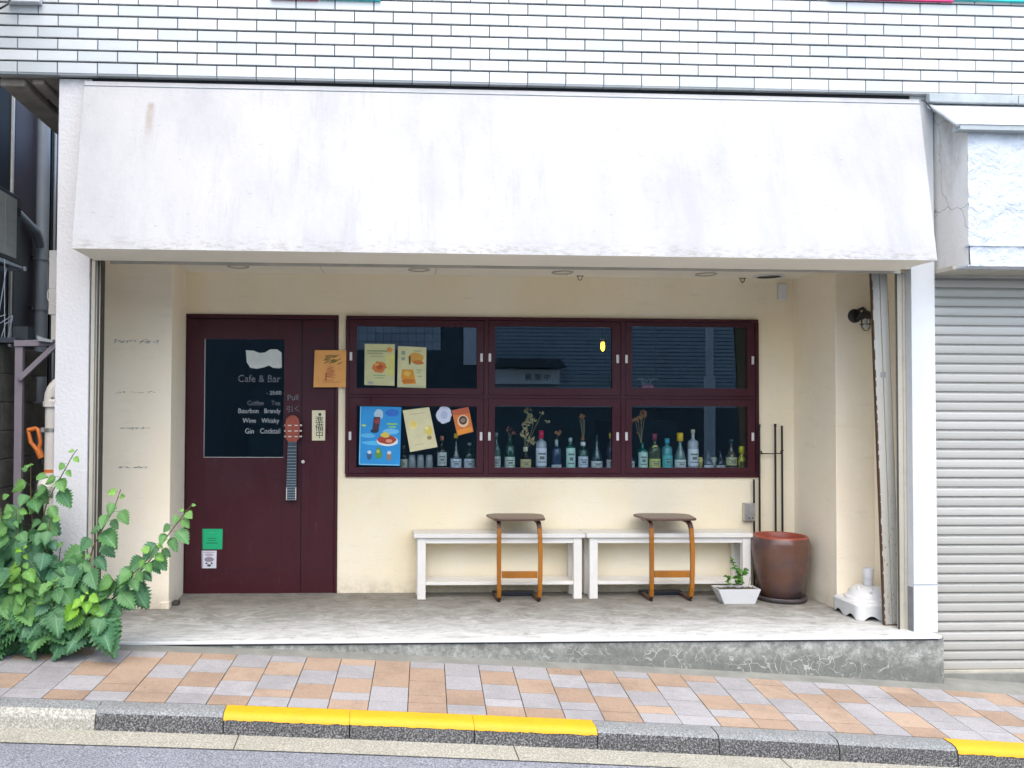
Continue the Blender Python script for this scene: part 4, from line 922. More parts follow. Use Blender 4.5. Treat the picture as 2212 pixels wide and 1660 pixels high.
# ================================================================ benches
def bench(px0, px1, pl, pr, label, yshift=0):
    yf, yb_ = 6.13, 6.365
    zt = .475; x0, x1 = PX(px0, yf, 1158), PX(px1, yf, 1158)
    E = empty('bench', ((x0+x1)/2, (yf+yb_)/2, .004), label, 'bench', 'white wooden benches under the window')
    m = MB(); m.box(x0, x1, yf, yb_, zt-.030, zt); m.build('seat', M['whitewood'], E, bevel=.003)
    lw = .060
    xs_ = [PX(pl, yf+.02, 1230), PX(pr, yf+.02, 1230)-lw]
    for xx_ in xs_:
        for ya in (yf+.018, yb_-.062):
            m = MB(); m.box(xx_, xx_+lw, ya, ya+.05, .0045, zt-.030); m.build('leg', M['whitewood'], E, bevel=.003)
    m = MB(); m.box(xs_[0]+lw, xs_[1], yf+.024, yf+.044, zt-.072, zt-.030); m.box(xs_[0]+lw, xs_[1], yb_-.05, yb_-.03, zt-.072, zt-.030)
    for xx_ in xs_: m.box(xx_+.02, xx_+.04, yf+.068, yb_-.062, zt-.072, zt-.03)
    m.build('apron', M['whitewood'], E, bevel=.002)
    m = MB(); m.box(xs_[0]+lw, xs_[1], yf+.026, yb_-.02, .105, .128); m.build('lower_shelf', M['whitewood'], E, bevel=.002)
    return E
bench(894, 1265, 901.5, 1257, 'white slatted-leg bench, the left one nearer the door, under the window')
bench(1267, 1627, 1273.5, 1622, 'white bench with chipped seat edge, the right one beside the clay pot')

# ================================================================ C-shaped side tables
def side_table(px, label):
    yl = 6.045; xc = PX(px, yl, 1200); zt = .597
    E = empty('side_table', (xc, yl, .004), label, 'side table', 'c shaped side tables straddling the benches')
    # top: rounded plate
    pts = []; hw_, y0_, y1_ = .190, yl-.03, yl+.29
    for cx_, cy_, r_, a0 in ((xc+hw_-.07, y0_+.05, .05, -90), (xc+hw_-.10, y1_-.09, .09, 0), (xc-hw_+.10, y1_-.09, .09, 90), (xc-hw_+.07, y0_+.05, .05, 180)):
        for i in range(7):
            a = R(a0 + 15*i); k_ = 1
            pts.append((cx_ + r_*1.35*math.cos(a), cy_ + r_*math.sin(a)))
    m = MB(); m.prism(pts, zt-.016, zt, 'z'); m.build('table_top', M['walnut'], E, bevel=.006, seg=3)
    for sx_ in (-1, 1):
        xl = xc + sx_*.142
        # bentwood side: front upright curving back at the top and at the foot
        path = [(yl+.20, zt-.026), (yl+.07, zt-.030), (yl+.025, zt-.045), (yl+.004, zt-.075), (yl-.004, zt-.13), (yl-.012, .36), (yl-.010, .20), (yl-.002, .10), (yl+.014, .045), (yl+.035, .020), (yl+.07, .016), (yl+.27, .016)]
        wx = .0145; tk = .013
        def leglet(i0, i1, name, mt):
            m = MB(); rows = []
            for i in range(i0, i1):
                a = Vector(path[max(i-1, 0)]); b_ = Vector(path[min(i+1, len(path)-1)]); t_ = (b_-a).normalized(); n_ = Vector((-t_.y, t_.x))
                c_ = Vector(path[i]); o1, o2 = c_ + n_*tk, c_ - n_*tk
                lean = sx_*(.006*math.sin(math.pi*min(1, max(0, c_.y/zt))))
                rows.append([(xl+lean-wx, o1.x, o1.y), (xl+lean+wx, o1.x, o1.y), (xl+lean+wx, o2.x, o2.y), (xl+lean-wx, o2.x, o2.y)])
            m.grid(rows, 0, close=True, smooth=False); m.face(rows[0][::-1]); m.face(rows[-1]); return m.build(name, mt, E, bevel=.002)
        leglet(0, 4, 'top_bracket', M['walnut']); leglet(3, 9, 'leg', M['amber']); leglet(8, 12, 'floor_runner', M['walnut'])
        m = MB(); m.box(xl-.009, xl+.009, yl+.01, yl+.03, .0045, .010); m.build('foot_pad', M['blackmetal'], E)
    m = MB(); m.box(xc-.142+.0145, xc+.142-.0145, yl-.018, yl+.002, .178, .226); m.build('cross_bar', M['amber'], E, bevel=.003)
    m = MB(); m.box(xc-.155, xc+.155, yl+.20, yl+.27, .006, .034); m.build('rear_floor_bar', M['runner'], E, bevel=.003)
    return E
side_table(1122, 'dark topped c shaped side table with amber legs over the left bench')
side_table(1450.5, 'dark topped c shaped side table with amber legs over the right bench')

# ================================================================ pot, planter, rack, parasol base
Yp = 6.10; p = P(1686, 1290, Yp); X0 = p.x
E = empty('clay_pot', (X0, Yp, .004), 'large empty brown glazed clay pot standing on a dark saucer', 'pot')
m = MB(); m.lathe((X0, Yp, .005), [(0, .0), (.165, .0), (.178, .012), (.178, .034), (.170, .036), (.160, .022), (0, .02)], 40); m.build('saucer', M['saucer'], E)
m = MB(); prof = [(0, .026), (.128, .026), (.136, .035), (.160, .12), (.184, .22), (.198, .32), (.203, .39), (.198, .43), (.188, .452)]
m.lathe((X0, Yp, .005), prof, 48); m.build('pot_body', M['clay'], E)
m = MB(); m.lathe((X0, Yp, .005), [(.188, .452), (.184, .462), (.176, .464), (.168, .456), (.172, .40), (.160, .2), (.130, .06), (0, .05)], 48); m.build('rim', M['clayrim'], E)
# planter
Yq = 5.99; p0, p1 = PX(1561, Yq, 1299), PX(1627, Yq, 1299); q0, q1 = PX(1548, Yq-.02, 1268), PX(1639, Yq-.02, 1268)
xc = (p0+p1)/2
E = empty('planter', (xc, Yq, .004), 'small white tapered planter with a green sprig in front of the bench leg', 'planter')
def taper(mb, x0, x1, X0_, X1_, ya, yb2, Ya, Yb2, z0, z1, mi=0):
    lo = [(x0, ya, z0), (x1, ya, z0), (x1, yb2, z0), (x0, yb2, z0)]; hi = [(X0_, Ya, z1), (X1_, Ya, z1), (X1_, Yb2, z1), (X0_, Yb2, z1)]
    mb.face(lo[::-1], mi)
    for i in range(4):
        j = (i+1) % 4; mb.face([lo[i], lo[j], hi[j], hi[i]], mi)
    return hi
m = MB(); zt = .112; hi = taper(m, p0, p1, q0, q1, Yq-.03, Yq+.06, Yq-.055, Yq+.085, .005, zt); e = .008
inn = [(q0+e, Yq-.055+e, zt), (q1-e, Yq-.055+e, zt), (q1-e, Yq+.085-e, zt), (q0+e, Yq+.085-e, zt)]
low = [(a, b_, zt-.02) for a, b_, c_ in inn]
for i in range(4):
    j = (i+1) % 4; m.face([hi[i], hi[j], inn[j], inn[i]]); m.face([inn[i], inn[j], low[j], low[i]])
m.build('trough', M['whiteplastic'], E, bevel=.0015)
m = MB(); rows = [[(q0+e+(q1-q0-2*e)*i/24, Yq-.047+.124*j/8, zt-.012+random.uniform(-.004, .005)) for i in range(25)] for j in range(9)]; m.grid(rows, 0); m.build('soil', M['soil'], E, recalc=False)
def leafmat(name, base, young, trans=.25):
    t = NT(name); t.b.inputs['Roughness'].default_value = .5; t.b.inputs['Specular IOR Level'].default_value = .4
    tc = t.n('UVMap'); sp = t.n('SeparateXYZ'); t.l(tc.outputs[0], sp.inputs[0])
    u = t.math('ABSOLUTE', t.math('SUBTRACT', sp.outputs[0], .5))
    vein = t.math('FRACT', t.math('MULTIPLY', t.math('SUBTRACT', sp.outputs[1], t.math('MULTIPLY', u, .9)), 7.0))
    vm = t.ramp(t.math('ABSOLUTE', t.math('SUBTRACT', vein, .5)), [(.0, (1,1,1)), (.14, (0,0,0))])
    mid = t.ramp(u, [(.012, (1,1,1)), (.035, (0,0,0))])
    lines_ = t.math('MAXIMUM', t.math('MULTIPLY', vm, .45), mid)
    c = t.mix(base, young, t.attr()); c = t.mix(mul(base, 1) if 0 else c, t.mix(c, (1, 1, .8), .0), 0)
    dk = t.mix(c, (0, .02, .015), .5); c = t.mix(dk, c, t.noise(30, 4)); c = t.mix(c, t.mix(c, (.40, .60, .38), .22), lines_)
    t.col(c); t.b.inputs['Subsurface Weight'].default_value = 0
    t.bump(t.math('SUBTRACT', t.noise(60, 3), t.math('MULTIPLY', lines_, .6)), .5, .004)
    tr = t.n('BsdfTranslucent'); t.l(c, tr.inputs[0]); mx = t.n('MixShader'); mx.inputs[0].default_value = trans
    out = t.t.nodes['Material Output']; t.l(t.b.outputs[0], mx.inputs[1]); t.l(tr.outputs[0], mx.inputs[2]); t.l(mx.outputs[0], out.inputs[0]); return t.m
M['leaf'] = leafmat('serrated_leaf', (.095, .265, .125), (.32, .66, .05))
M['mint'] = leafmat('bright_small_leaf', (.07, .24, .03), (.20, .46, .05))
M['stem'] = mat('green_stem', (.09, .13, .04), .6, .3, 20); M['redstem'] = mat('woody_stem', (.11, .07, .035), .7, .3, 20)
def leaf(mb, base, d, up, L, val, rd_, n=11, wide=.44, droop=.45, teeth=True):
    """a serrated ovate leaf growing from base along d"""
    d = Vector(d).normalized(); up = Vector(up); s_ = d.cross(up)
    if s_.length < 1e-3: s_ = d.orthogonal()
    s_.normalize(); up = s_.cross(d).normalized()
    rows = []; uvs = []; fold = rd_.uniform(.05, .55); cup = rd_.uniform(-.25, .25); tw = rd_.uniform(-.55, .55)
    for i in range(2*n+1):
        t_ = i/(2*n); ww = wide * (math.sin(math.pi * t_**.62)**.80 if 0 < t_ < 1 else 0) * (1 - .12*t_)
        if t_ < .08: ww = max(ww, .16*t_/.08)
        if teeth and i % 2 == 0 and 0 < t_ < 1: ww *= .70
        ww *= 1 + rd_.uniform(-.05, .05)
        c_ = Vector(base) + d*(L*(t_ - droop*.18*t_*t_)) - Vector((0, 0, 1))*(droop*L*t_*t_*.55)
        shift = (.065 if i % 2 else 0)
        row = []; uu = []
        for k_ in (-1, -.5, 0, .5, 1):
            a = abs(k_); h = fold*a*ww*L*.9 - cup*a*a*L + tw*k_*ww*L*.4*t_
            q_ = c_ + s_*(k_*ww*L) + up*h + d*(shift*a*L*.8 - a*a*.06*L*(1 if t_ < .3 else 0))
            row.append(q_); uu.append((.5 + .5*k_*ww/wide, t_))
        rows.append(row); uvs.append(uu)
    mb.grid(rows, 0, val, uvs=uvs)
# sprig in planter
rd_ = random.Random(21); ms, ml = MB(), MB()
for (pts, dens, sz) in (([(1597,1262),(1593,1240),(1586,1222),(1579,1205)], 22, .026), ([(1600,1262),(1603,1245),(1607,1232)], 14, .026), ([(1575,1262),(1573,1252),(1570,1246)], 14, .026), ([(1598,1262),(1590,1250),(1588,1246)], 12, .026)):
    w_ = [P(x_, y_, Yq + rd_.uniform(-.02, .03)) for x_, y_ in pts]; ms.tube(w_, .0018, 5)
    for i in range(dens):
        t_ = (i+.5)/dens*(len(w_)-1); k_ = int(t_); c_ = w_[k_].lerp(w_[min(k_+1, len(w_)-1)], t_-k_); a = rd_.uniform(0, 6.28)
        leaf(ml, c_, (math.cos(a), math.sin(a), rd_.uniform(-.1, .5)), (rd_.uniform(-.4,.4), -.8, .8), 1.35*sz*rd_.uniform(.6, 1.15)*(1.0 if t_ < 2 else .75), rd_.random(), rd_, 5, .46, .3)
for x_ in (1616, 1620): 
    b_ = P(x_, 1266, Yq); ms.tube([b_, b_ + Vector((.01, 0, .03)), b_ + Vector((rd_.uniform(-.01, .02), 0, .065))], .0012, 4)
ms.build('stem', M['redstem'], E); ml.build('foliage', M['mint'], E, recalc=False)
# rod rack
Yr = 6.345
E = empty('rod_stand', (PX(1657, Yr, 1200), Yr, .004), 'thin black metal stand of upright rods behind the clay pot', 'stand')
for px_, top, bot in ((1628.5, 1036, 1272), (1640.5, 918, 1275), (1675, 917, 1272), (1689.5, 920, 1272)):
    zt = PZ(px_, top, Yr); x_ = PX(px_, Yr, 1000); m = MB(); m.tube([(x_, Yr, .006), (x_, Yr, zt)], .0075, 10)
    if top < 1000 and px_ < 1680: m.tube([(x_, Yr, zt-.02), (x_, Yr, zt+.004)], .0098, 10)
    m.build('rod', M['blackmetal'], E)
zc = PZ(1657, 980, Yr-.01); xa_, xb_, xc_ = PX(1640.5, Yr), PX(1675, Yr), PX(1689.5, Yr)
m = MB(); m.tube([(PX(1632, Yr), Yr-.012, zc+.005), (xa_, Yr-.012, zc), (xb_-.02, Yr-.012, zc-.002), (xb_-.004, Yr-.012, zc+.006), (xb_+.008, Yr-.012, zc), (xc_-.02, Yr-.012, zc-.001), (xc_-.016, Yr-.012, zc+.02), (xc_+.004, Yr-.012, zc+.024)], .004, 8)
m.tube([(xa_+.006, Yr-.012, zc+.02), (xa_+.012, Yr-.012, zc-.006)], .005, 8)
m.build('cross_hook', M['blackmetal'], E)
m = MB(); m.tube([(PX(1628.5, Yr), Yr, .012), (xc_, Yr, .012)], .006, 8); m.tube([(PX(1636, 6.2, 1250), 6.25, .01), (PX(1640.5, Yr), Yr, .12)], .005, 8); m.build('foot_bar', M['blackmetal'], E)
# parasol base
Yu = 5.63; pc = P(1876, 1300, Yu); X0 = pc.x
E = empty('parasol_base', (X0, Yu, .004), 'white plastic water filled parasol base behind the leaning post', 'parasol base')
hs = .168
def sq(h_, hw_, r_, n=8):
    out = []
    for cx_, cy_, a0 in ((1, -1, -90), (1, 1, 0), (-1, 1, 90), (-1, -1, 180)):
        for i in range(n+1): a = R(a0 + 90*i/n); out.append((X0 + cx_*(hw_-r_) + r_*math.cos(a), Yu + cy_*(hw_-r_) + r_*math.sin(a), h_))
    return out
m = MB()
def under(x_, y_):   # wavy lower edge with arched cut-outs
    a = max(abs(x_-X0), abs(y_-Yu)); t_ = (x_-X0) if abs(y_-Yu) > abs(x_-X0) else (y_-Yu)
    return .006 + .028*max(0, 1 - (abs(abs(t_)-.075)/.05)**2) 
ring0 = [(x_, y_, under(x_, y_)) for x_, y_, _ in sq(0, hs-.004, .05)]
# denser base ring
def dense(r): 
    out = []
    for i in range(len(r)):
        a, b_ = Vector(r[i]), Vector(r[(i+1) % len(r)]); n = 12 if (b_-a).length > .05 else 1
        for k_ in range(n): out.append(a.lerp(b_, k_/n))
    return out
r0 = [Vector((v.x, v.y, under(v.x, v.y))) for v in dense(sq(0, hs-.004, .05))]
r1 = dense(sq(.10, hs, .05)); r2 = dense(sq(.112, hs-.012, .045))
r3 = []; 
for v in r2:
    a = math.atan2(v.y-Yu, v.x-X0); r3.append(Vector((X0+.150*math.cos(a), Yu+.150*math.sin(a), .118)))
m.grid([r0, r1, r2, r3], 0, close=True, smooth=False); m.face(r3)
m.build('tank', M['whiteplastic'], E, bevel=.003)
m = MB(); m.lathe((X0, Yu, .0), [(.150, .117), (.150, .128), (.138, .134), (.128, .138), (.120, .165), (.095, .190), (.060, .203), (.040, .206), (.038, .200), (0, .200)], 40)
for a in (R(200), R(250), R(310)): m.lathe((X0+.085*math.cos(a), Yu+.085*math.sin(a), .188), [(0, .012), (.014, .012), (.017, .0), (.018, -.02)], 14)
m.build('dome', M['whiteplastic'], E)
m = MB(); m.lathe((X0, Yu, .2), [(.028, 0), (.028, .055)], 16); m.box(X0-.004, X0+.004, Yu-.033, Yu-.02, .2, .255); m.lathe((X0, Yu, .25), [(.034, 0), (.035, .004), (.035, .062), (.031, .066), (.027, .066), (.027, .02), (0, .02)], 24)
m.build('tube', M['whiteplastic'], E)
m = MB(); m.lathe((X0-.045, Yu-.105, .172), [(0, 0), (.008, .002), (.008, .004)], 10); m.build('filler_hole', M['raildark'], E)

# ================================================================ left alley
def XP(px, X, py=600):
    d = ray(px, py); return Vector((0, 0, CAMZ)) + d * (X / d.x)
XN = -2.75
N = empty('neighbour_building', (XN, 7, -.1), 'dark panelled neighbour building seen down the narrow alley at the left edge', 'building')
m = MB(); m.box(XN-.3, XN, 3.0, 13, -1, 7.5); m.build('wall', M['brownwall'], N)
def vstrip(name, pa, pb, out, mt, z0=-.5, z1=7.4):
    ya, yb_ = XP(pa, XN).y, XP(pb, XN).y
    m = MB(); m.box(XN, XN+out, ya, yb_, z0, z1); m.build(name, mt, N)
vstrip('window', -20, 13, .02, M['darkglass']); vstrip('window_trim', 13.5, 16.5, .035, M['silverplate']); vstrip('window_reveal', 16.5, 23, .02, M['brownwall'])
vstrip('wall_panel', 23.5, 64, .02, M['darkpanel']); vstrip('window', 103, 108, .02, M['darkglass']); vstrip('window_trim', 108, 110.5, .03, M['silverplate']); vstrip('wall_panel', 111, 140, .012, M['darkpanel'])
m = MB(); m.box(XN, -1.9, 10.2, 10.4, -1, 3.4); m.build('end_wall', M['brownwall'], N)
y_ = XP(90, XN+.07).y; m = MB(); m.tube([(XN+.07, y_, -.3), (XN+.07, y_, 7)], .050, 14)
for zz_ in (PZ(88, 668, y_), PZ(88, 560, y_)): m.tube([(XN+.07, y_, zz_-.012), (XN+.07, y_, zz_+.012)], .057, 14); m.box(XN, XN+.02, y_-.14, y_, zz_-.006, zz_+.006)
m.tube([(XN+.07, y_, PZ(88, 540, y_)), (XN+.07, y_-.12, PZ(60, 508, y_)), (XN+.07, y_-.9, PZ(30, 470, y_))], .035, 12)
o = m.build('drain_pipe', M['pipe'], loc=(XN+.07, y_, -.3)); tag(o, 'blue grey vertical downpipe with side branch on the dark neighbour wall', 'pipe')
# air conditioner
XA = -2.47
a0, a1, a2 = XP(-60, XA, 450), XP(37, XA, 450), XP(49, XA, 450)
zt_, zb__ = PZ(37, 432, a1.y), PZ(37, 560, a1.y)
E = empty('air_conditioner', (XA-.13, (a0.y+a2.y)/2, zb__-.03), 'grey outdoor air conditioning unit on brackets high on the alley wall', 'air conditioner')
m = MB(); m.box(XN+.02, XA-.008, a0.y-.2, a2.y, zb__-.03, zt_+.035); m.build('casing', M['acdark'], E, bevel=.008)
m = MB(); m.box(XA-.008, XA, a0.y-.1, a1.y, zb__, zt_, 0)
for i in range(1, 5): zq = zb__ + (zt_-zb__)*i/5; m.box(XA-.001, XA+.0015, a0.y-.1, a1.y, zq-.002, zq+.002, 1)
m.box(XA-.001, XA+.0015, a1.y-.19, a1.y-.186, zb__, zt_, 1); m.build('front_panel', [M['accase'], M['pipe']], E, bevel=.002)
m = MB()
for i in range(3): m.box(XA-.009, XA-.004, a1.y+.03, a2.y-.012, zt_-.06-.02*i, zt_-.05-.02*i)
m.build('vent_slot', M['darkgap'], E)
m = MB(); m.box(XN+.02, XA+.03, a2.y-.02, a2.y+.01, zb__-.07, zb__-.04); m.box(XN+.02, XA+.03, a0.y, a0.y+.03, zb__-.07, zb__-.04)
m.prism([(a0.y-.2, zb__-.075), (a2.y+.03, zb__-.06), (a2.y+.03, zb__-.045), (a0.y-.2, zb__-.035)], XA-.01, XA+.02, 'x'); m.build('bracket', M['pipe'], E)
# hanger rack
m = MB(); ya = 5.75
def A(x_, y_, Y=5.75): return P(x_, y_, Y)
for a, b_ in (((-12,735),(14,580)),((-10,705),(27,682)),((-10,688),(12,680)),((27,682),(26,692)),((26,692),(16,734)),((2,733),(12,700)),((12,700),(26,692)),((10,735),(10,560))): m.tube([A(*a), A(*b_)], .0035, 6)
p = A(5, 740); o = m.build('wire_rack', M['pipe'], loc=tuple(p)); tag(o, 'bent pale wire laundry rack above the block wall at the far left', 'rack')
m = MB(); p0_, p1_ = A(-30, 741), A(40, 734); m.box(p0_.x, p1_.x, 5.70, 5.86, p0_.z, p1_.z+.01); m.box(p1_.x-.10, p1_.x-.0, 5.9, 6.0, p1_.z+.01, p1_.z+.10)
o = m.build('dark_tray', M['acdark'], loc=tuple(p0_)); tag(o, 'dark flat tray lying on top of the block wall', 'tray')
# block wall
m = MB(); rr_ = random.Random(2); pz = P(10, 745, 5.75).z; xw = P(22, 800, 5.9).x
for i in range(12):
    for j in range(4): m.box(xw-.14, xw, 5.0+.39*j-(.19 if i % 2 else 0)+.003, 5.39+.39*j-(.19 if i % 2 else 0)-.003, pz-.19*(i+1)+.004, pz-.19*i-.004, 0, rr_.random())
m.box(xw-.13, xw-.004, 4.95, 6.3, pz-2.4, pz-.01, 0)
o = m.build('block_wall', M['concblock'], loc=(xw, 5.7, -.2), bevel=.004); tag(o, 'weathered grey concrete block wall at the left edge of the alley', 'wall')
# steel frame with diagonal
Yf = 5.72; E = empty('steel_frame', (P(41, 1300, Yf).x, Yf, -.1), 'old lilac painted steel frame with diagonal brace in the alley', 'frame')
def bar(name, pa, pb, w_px, mt, Y=Yf, dep=.04):
    a, b_ = P(*pa, Y), P(*pb, Y); d = (b_-a).normalized(); n_ = Vector((-d.z, 0, d.x)) * (w_px*.5/322)
    m = MB(); q = [a+n_, b_+n_, b_-n_, a-n_]; m.prism([(v.x, v.z) for v in q], Y-dep/2, Y+dep/2, 'y'); return m.build(name, mt, E, bevel=.003)
bar('upright', (43, 742), (36, 1390), 16, M['lilac']); bar('top_beam', (34, 743), (125, 741), 13, M['lilac'], Yf-.001, .06); bar('diagonal_brace', (121, 745), (42, 820), 11, M['lilac'], Yf-.03, .03)
m = MB(); p = P(88, 733, Yf); q = P(122, 737, Yf); m.prism([(p.x, p.z), (q.x, q.z+.004), (q.x, q.z-.012), (p.x, p.z-.012)], Yf-.05, Yf+.1, 'y')
m.prism([(P(88,727,Yf).x, P(88,727,Yf).z), (P(122,738,Yf).x, P(122,738,Yf).z), (P(122,741,Yf).x, P(122,741,Yf).z-.003), (P(90,735,Yf).x, P(90,738,Yf).z)], Yf-.07, Yf-.05, 'y')
m.build('folded_plate', M['flash'], E)
# white pipe with elbow
Y = 5.50; c_ = P(113, 900, Y).x
def zz2(y_): return P(113, y_, Y).z
E = empty('white_drain_pipe', (c_, Y, -.05), 'white plastic drain pipe with curved elbow beside the stucco column', 'pipe')
m = MB(); m.tube([(c_, Y, -.1), (c_, Y, zz2(862))], .043, 18); m.build('pipe', M['whitepvc'], E)
zc_ = zz2(862); m = MB(); m.tube([(c_, Y, zc_-.045), (c_, Y, zc_)] + [(c_+.085-.085*math.cos(a), Y, zc_+.10*math.sin(a)) for a in [R(15*i) for i in range(0, 7)]], .050, 18); m.tube([(c_, Y, zc_-.05), (c_, Y, zc_-.015)], .056, 18); m.build('elbow', M['whitepvc'], E)
m = MB(); m.tube([(c_, Y, zz2(933)), (c_, Y, zz2(925))], .046, 18); m.box(c_-.066, c_-.04, Y-.01, Y+.01, zz2(934), zz2(924)); m.build('clamp', M['steel'], E)
m = MB(); m.tube([(c_, Y, zz2(1021)), (c_, Y, zz2(1014))], .045, 18); m.build('seal_band', M['orange'], E)
m = MB(); m.tube([(c_, Y, zz2(1030)), (c_, Y, zz2(1022))], .058, 18); m.lathe((c_-.01, Y, zz2(1052)), [(0, -.075), (.05, -.065), (.075, -.02), (.072, .02), (.05, .065), (0, .075)], 20); m.lathe((c_-.01, Y-.068, zz2(1052)), [(0, -.012), (.03, -.01), (.036, 0)], 16, axis='y'); m.build('trap', M['whitepvc'], E)
# meter conduit
Y = 5.9; m = MB(); a, b_ = P(106, 560, Y), P(122, 680, Y); m.box(a.x, b_.x, Y, Y+.05, b_.z, P(106, 541, Y).z); a2_ = P(109, 735, Y); m.box(a2_.x, b_.x, Y+.005, Y+.045, a2_.z, b_.z)
o = m.build('conduit_box', M['whitepvc'], loc=tuple(a2_), bevel=.003); tag(o, 'tall pale conduit box beside the column edge above the steel frame', 'box')
Y = 5.8; m = MB(); m.tube([P(120, 622, Y), P(108, 622, Y), P(103, 632, Y), P(103, 645, Y), P(108, 655, Y), P(120, 661, Y)], .004, 8); o = m.build('white_cable', M['whiteplastic'], loc=tuple(P(110, 660, Y))); tag(o, 'small loop of white cable on the pale conduit box', 'cable')
# digging tool with orange grip
Yt = 5.62; E = empty('shovel', tuple(P(108, 1060, Yt)), 'shovel with bright orange d grip leaning behind the white pipe', 'shovel')
m = MB(); m.tube([P(88, 985, Yt), P(112, 1060, Yt), P(125, 1120, Yt)], .013, 10); m.build('shaft', M['blackmetal'], E)
m = MB(); m.tube([P(90, 990, Yt), P(82, 972, Yt)], .022, 12); m.tube([P(82, 975, Yt), P(66, 955, Yt), P(61, 930, Yt)], [.014, .014, .012], 10); m.tube([P(83, 975, Yt), P(88, 955, Yt), P(82, 928, Yt), P(76, 925, Yt)], [.014, .014, .013, .012], 10); m.tube([P(60, 930, Yt), P(79, 926, Yt)], .015, 10); m.build('grip', M['orange'], E)
# cable at the top left corner and little junction cover, sign edge on the tiled wall
m = MB(); m.tube([P(-6, 22, 5.05), P(6, 16, 5.04), P(17, 9, 5.05), P(22, -6, 5.1)], .006, 8); o = m.build('black_cable', M['blackmetal'], loc=tuple(P(10, 14, 5.05))); tag(o, 'short black cable curving at the top left corner of the tiled wall', 'cable')
a, b_ = P(16, 6, 5.12), P(88, -30, 5.12); m = MB(); m.box(a.x, b_.x, 5.10, 5.15, a.z, b_.z); o = m.build('junction_cover', M['pillarwhite'], loc=tuple(a), bevel=.004); tag(o, 'white cover box at the upper left corner of the tiled wall', 'box')
cy_, mg_ = mat('cyan_sign', (.02, .55, .55), .4), mat('magenta_sign', (.55, .03, .15), .4)
E = empty('sign_board', tuple(P(750, 0, 5.08)), 'thin cyan and red sign edge above the tiles, left of centre', 'sign')
for pa, pb, y_, mt in ((690, 822, -1, cy_), (585, 688, -2, mg_)):
    a, b_ = P(pa, y_, 5.14), P(pb, y_, 5.14); m = MB(); m.box(a.x, b_.x, 5.128, 5.149, a.z, a.z+.5); m.build('panel', mt, E)
E = empty('sign_board', tuple(P(2100, 0, 5.08)), 'thin cyan and red sign edge above the tiles, top right corner', 'sign')
for pa, pb, y_, mt in ((2060, 2260, 1, cy_), (1790, 2058, -2, mg_)):
    a, b_ = P(pa, y_, 5.14), P(pb, y_, 5.14); m = MB(); m.box(a.x, b_.x, 5.128, 5.149, a.z, a.z+.5); m.build('panel', mt, E)

# ================================================================ right neighbour
XS = xr1 + .004
NB = empty('shuttered_shop', (5, 5.25, -.35), 'neighbouring shop front with closed grey roller shutter below rough cracked plaster fascia', 'building')
YF = 4.94
ztp, zbt, zlg = PZ(2140, 262, YF), PZ(2120, 576, YF), PZ(2120, 531, YF)
m = MB()
# subdivided rough front with displacement
rr_ = random.Random(8); nxx, nzz = 90, 46
from mathutils import noise as mn
def rough(x, z): return YF - .012*mn.fractal((x*7, 3.1, z*7), 1.0, 2.0, 5) - .004*mn.fractal((x*30, 1.1, z*30), 1.0, 2.0, 3)
rows = [[(XS+.03+(7-XS)*(i/nxx)**1.8 if i else XS+.03, rough(XS+(7-XS)*(i/nxx)**1.8, zlg+(ztp-zlg)*j/nzz), zlg+(ztp-zlg)*j/nzz) for i in range(nxx+1)] for j in range(nzz+1)]
m.grid(rows, 0)
rows = [[(XS+.03+(7-XS)*(i/nxx)**1.8 if i else XS+.03, rough(XS+(7-XS)*(i/nxx)**1.8, zbt+(zlg-zbt)*j/8)-.012, zbt+(zlg-zbt)*j/8) for i in range(nxx+1)] for j in range(9)]
m.grid(rows, 0); m.box(XS+.02, 7, YF-.02, YF+.02, zlg-.006, zlg+.004); m.box(XS+.02, 7, YF-.008, 5.2, zbt-.001, zbt+.01)
m.box(XS+.03, 7, YF+.02, 5.2, zbt+.01, ztp)
m.build('rough_fascia', M['oldplaster'], NB, recalc=False)
m = MB(); rows = [[(XS + .03*(j/12) , 5.34 - (5.34-YF)*j/12, zbt + (ZT-.07-zbt)*i/30 if 0 else zbt + (ztp + (ZT-.02-ztp)*(1-j/12) - zbt)*i/30) for j in range(13)] for i in range(31)]
m.grid(rows, 0); m.build('fascia_side', M['sidecrack'], NB, recalc=False)
m = MB(); q = [P(2003, 226, 5.17), P(2330, 226, 5.17)]; hz1 = P(2080, 266, 4.88).z; hx1 = P(2072, 266, 4.88).x; hz0 = q[0].z; hx0 = q[0].x
m.face([(hx0, 5.17, hz0), (7, 5.17, hz0), (7, 4.88, hz1), (hx1, 4.88, hz1)]); m.face([(hx1, 4.88, hz1), (7, 4.88, hz1), (7, 4.88, hz1-.006), (hx1, 4.88, hz1-.006)])
m.face([(hx0, 5.17, hz0-.02), (hx0, 5.17, hz0), (hx1, 4.88, hz1), (hx1, 4.88, hz1-.02)]); m.build('rain_hood', M['hood'], NB, recalc=False)
m = MB(); m.box(hx1+.01, 7, 4.885, 4.95, hz1-.036, hz1-.0065); m.tube([(hx0+.01, 5.16, hz0-.012), (hx1, 4.89, hz1-.012)], .012, 8); m.build('hood_edge', M['flash'], NB)
m = MB(); a = P(2006, 200, 5.14); m.box(a.x, P(2197, 200, 5.14).x, 5.13, 5.17, P(2006, 221, 5.14).z, ZT-.012); m.box(P(2199, 200, 5.14).x, 7, 5.132, 5.17, P(2006, 221, 5.14).z, ZT-.012);  m.build('flashing_strip', M['flash'], NB, bevel=.003)
m = MB(); m.tube([P(1990, 216, 5.12), P(2000, 220, 5.11), P(2010, 232, 5.10), P(2018, 245, 5.08)], .004, 6); m.build('loose_wire', M['blackmetal'], NB)
